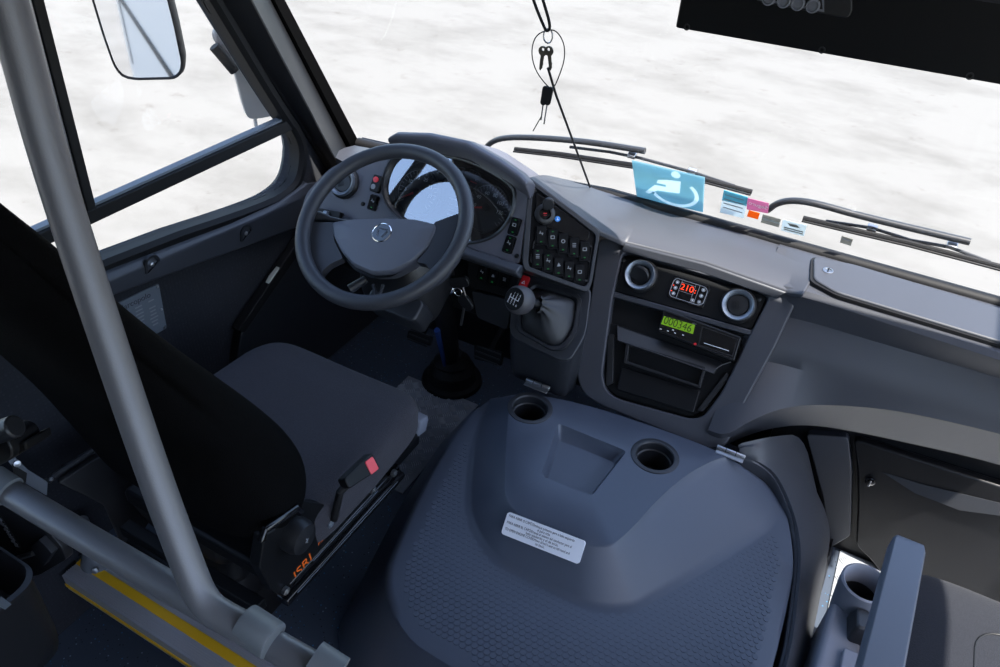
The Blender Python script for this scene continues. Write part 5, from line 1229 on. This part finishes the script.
# overhead destination box
ov = thing('overhead_box', 'black overhead equipment box hanging at the top right with a small button panel', 'overhead box', (.2, 1.34, 1.6))
o0, o1 = P(675, 28, y=1.33), P(1000, 85, y=1.33); OB = Fr((o0.x, 1.33, o0.z), (1, 0, 0), (0, .08, 1)); 
m = M(); m.loft([[V((x, 1.33, z0)), V((x, 1.33, z0 + .42)), V((x, 1.43, z0 + .20)), V((x, 1.515, z0 + .03)), V((x, 1.525, z0))] for x, z0 in ((o0.x, o0.z), (.93, o0.z + (o1.z - o0.z) * (.93 - o0.x) / (o1.x - o0.x)))]); m.build('housing', BLACK, ov, .004)
for x, y in ((687, 27), (822, 50), (970, 76)):
    a, b = OB.px(x, y, 0); m = M(); m.fring(OB, circ(a, b, .0055, 14), circ(a, b, .003, 14), -.001, .002); m.build('screw', PILLAR, ov)
q = OB.pts([(752, -20), (852, -10), (852, 12), (848, 18), (838, 17), (756, 2)], .012); m = M(); m.fprism(OB, rpoly(q, .006), -.002, .010); pn = m.build('button_panel', BLACK2, ov, .003)
q = OB.pts([(757, -20), (824, -12), (824, 12), (757, 0)], .011); m = M(); m.fring(OB, q, [(a * 1.0 + (.003 if i in (0, 3) else -.003), b + (.003 if i > 1 else -.003)) for i, (a, b) in enumerate(q)], .009, .0115); m.build('panel_outline', GREYLT, pn)
for x, y in ((769, -1.5), (784, 1), (798, 3.5), (813, 6)):
    a, b = OB.px(x, y, .012); fr = OB.sub(a, b, .010); m = M(); m.lathe(fr, [(.0105, 0), (.0105, .005), (.0085, .006), (.0075, .002), (0, .002)], 24, caps=False); m.build('round_button', GREYLT, pn)

# exterior mirrors on the left
mr = thing('exterior_mirror', 'large black-rimmed exterior mirror outside the left window reflecting the bus side', 'mirror', (-1.9, 1.45, 1.05))
MN = Fr((-1.88, 1.48, 1.08), V((.875, .485, 0)), V((0, .02, 1)))
q = MN.pts([(84, -40), (90, -8), (103, 35), (114, 66), (122, 77), (135, 80), (175, 79), (182, 74), (184, 64), (176, 25), (166, -15), (160, -40)])
q = rpoly(q, .02, 2); m = M(); qc = (sum(p[0] for p in q) / len(q), sum(p[1] for p in q) / len(q)); qs = lambda k: [(qc[0] + (x - qc[0]) * k, qc[1] + (y - qc[1]) * k) for x, y in q]
m.loft([[MN.w(*p, h) for p in qs(k)] for k, h in ((.6, -.09), (.9, -.06), (1.0, -.02), (1.0, .004), (.965, .008), (.93, .002))]); m.build('housing', RUBBER, mr, ang=50)
m = M(); m.fprism(MN, qs(.945), .002, .0035); m.build('mirror_glass', MIRR, mr)
m = M(); m.tube([MN.w(qc[0], qc[1] + .18, -.06), V((-1.86, 1.62, 1.48)), V((-1.62, 1.62, 1.56))], .014, 12); m.build('bracket', RUBBER, mr)
m2 = thing('mirror_arm', 'grey exterior mirror arm with black pivot seen through front of left window', 'mirror', P(245, 85, x=-1.72))
MA = Fr(P(250, 85, x=-1.72), (.55, .83, 0), (0, 0, 1))
q = MA.pts([(232, 62), (238, 52), (245, 62), (262, 88), (280, 112), (274, 116), (258, 119), (248, 119), (243, 105)]); q = rpoly(q, .015, 3)
m = M(); m.loft([[MA.w(*p, h) for p in [(x * 1, y * 1) for x, y in q]] for h in (-.03, .0)]); m.build('arm', MIRB, m2, .008, 3)
a, b = MA.px(224, 37, .0); m = M(); m.lathe(MA.sub(a, b, 0), [(.030, -.02), (.030, .004), (.024, .010), (0, .010)], 24); m.build('joint_cap', MIRB, m2, .002)
m = M(); m.tube([MA.w(*MA.px(224, 40, 0), 0), MA.w(*MA.px(240, 66, 0), -.0)], .022, 14); m.build('neck', MIRB, m2)
m = M(); m.tube([MA.w(*MA.px(214, 46, .03), .03), MA.w(*MA.px(235, 71, .03), .03)], .016, 16); m.build('pivot', RUBBER, m2, .002)
m = M(); m.tube([MA.w(*MA.px(255, 119, -.01), -.01), MA.w(*MA.px(256, 126, -.01), -.01)], .006, 10); m.build('stud', STEEL, m2)

# ------------------------------------------------------------------ light, sky, camera
world = bpy.data.worlds.new('sky'); scn.world = world; world.use_nodes = True; nt = world.node_tree
bg = nt.nodes['Background']; sk = nt.nodes.new('ShaderNodeTexSky'); sk.sky_type = 'NISHITA'; sk.sun_disc = False
SUN_AZ, SUN_EL = math.radians(114), math.radians(64)       # azimuth from straight ahead towards the right
sk.sun_elevation = SUN_EL; sk.sun_rotation = SUN_AZ; sk.air_density = 1.0; sk.dust_density = 2.0; sk.altitude = 100
nt.links.new(sk.outputs[0], bg.inputs[0]); bg.inputs[1].default_value = .30
sd = bpy.data.lights.new('sun', 'SUN'); sd.energy = 8.6; sd.angle = math.radians(.6); sd.color = (1, .94, .86)
so_ = bpy.data.objects.new('sun', sd); COL.objects.link(so_)
sv = V((math.sin(SUN_AZ) * math.cos(SUN_EL), math.cos(SUN_AZ) * math.cos(SUN_EL), math.sin(SUN_EL)))
so_.rotation_euler = sv.to_track_quat('Z', 'Y').to_euler(); so_.location = sv * 20

cd = bpy.data.cameras.new('camera'); cam = bpy.data.objects.new('camera', cd); COL.objects.link(cam)
cd.sensor_width = 36; cd.sensor_fit = 'HORIZONTAL'; cd.lens = FPX / 1000 * 36; cd.clip_start = .02; cd.clip_end = 300
mw = Matrix((RC.col[0], -RC.col[1], -RC.col[2])).transposed().to_4x4(); mw.translation = CAM; cam.matrix_world = mw
scn.camera = cam
scn.view_settings.view_transform = 'Standard'; scn.view_settings.look = 'None'; scn.view_settings.gamma = 1; scn.view_settings.use_curve_mapping = False
scn.view_settings.exposure = 1.2
scn.cycles.max_bounces = 10; scn.cycles.diffuse_bounces = 5; scn.cycles.transparent_max_bounces = 24
scn.cycles.use_denoising = True; scn.cycles.sample_clamp_indirect = 6
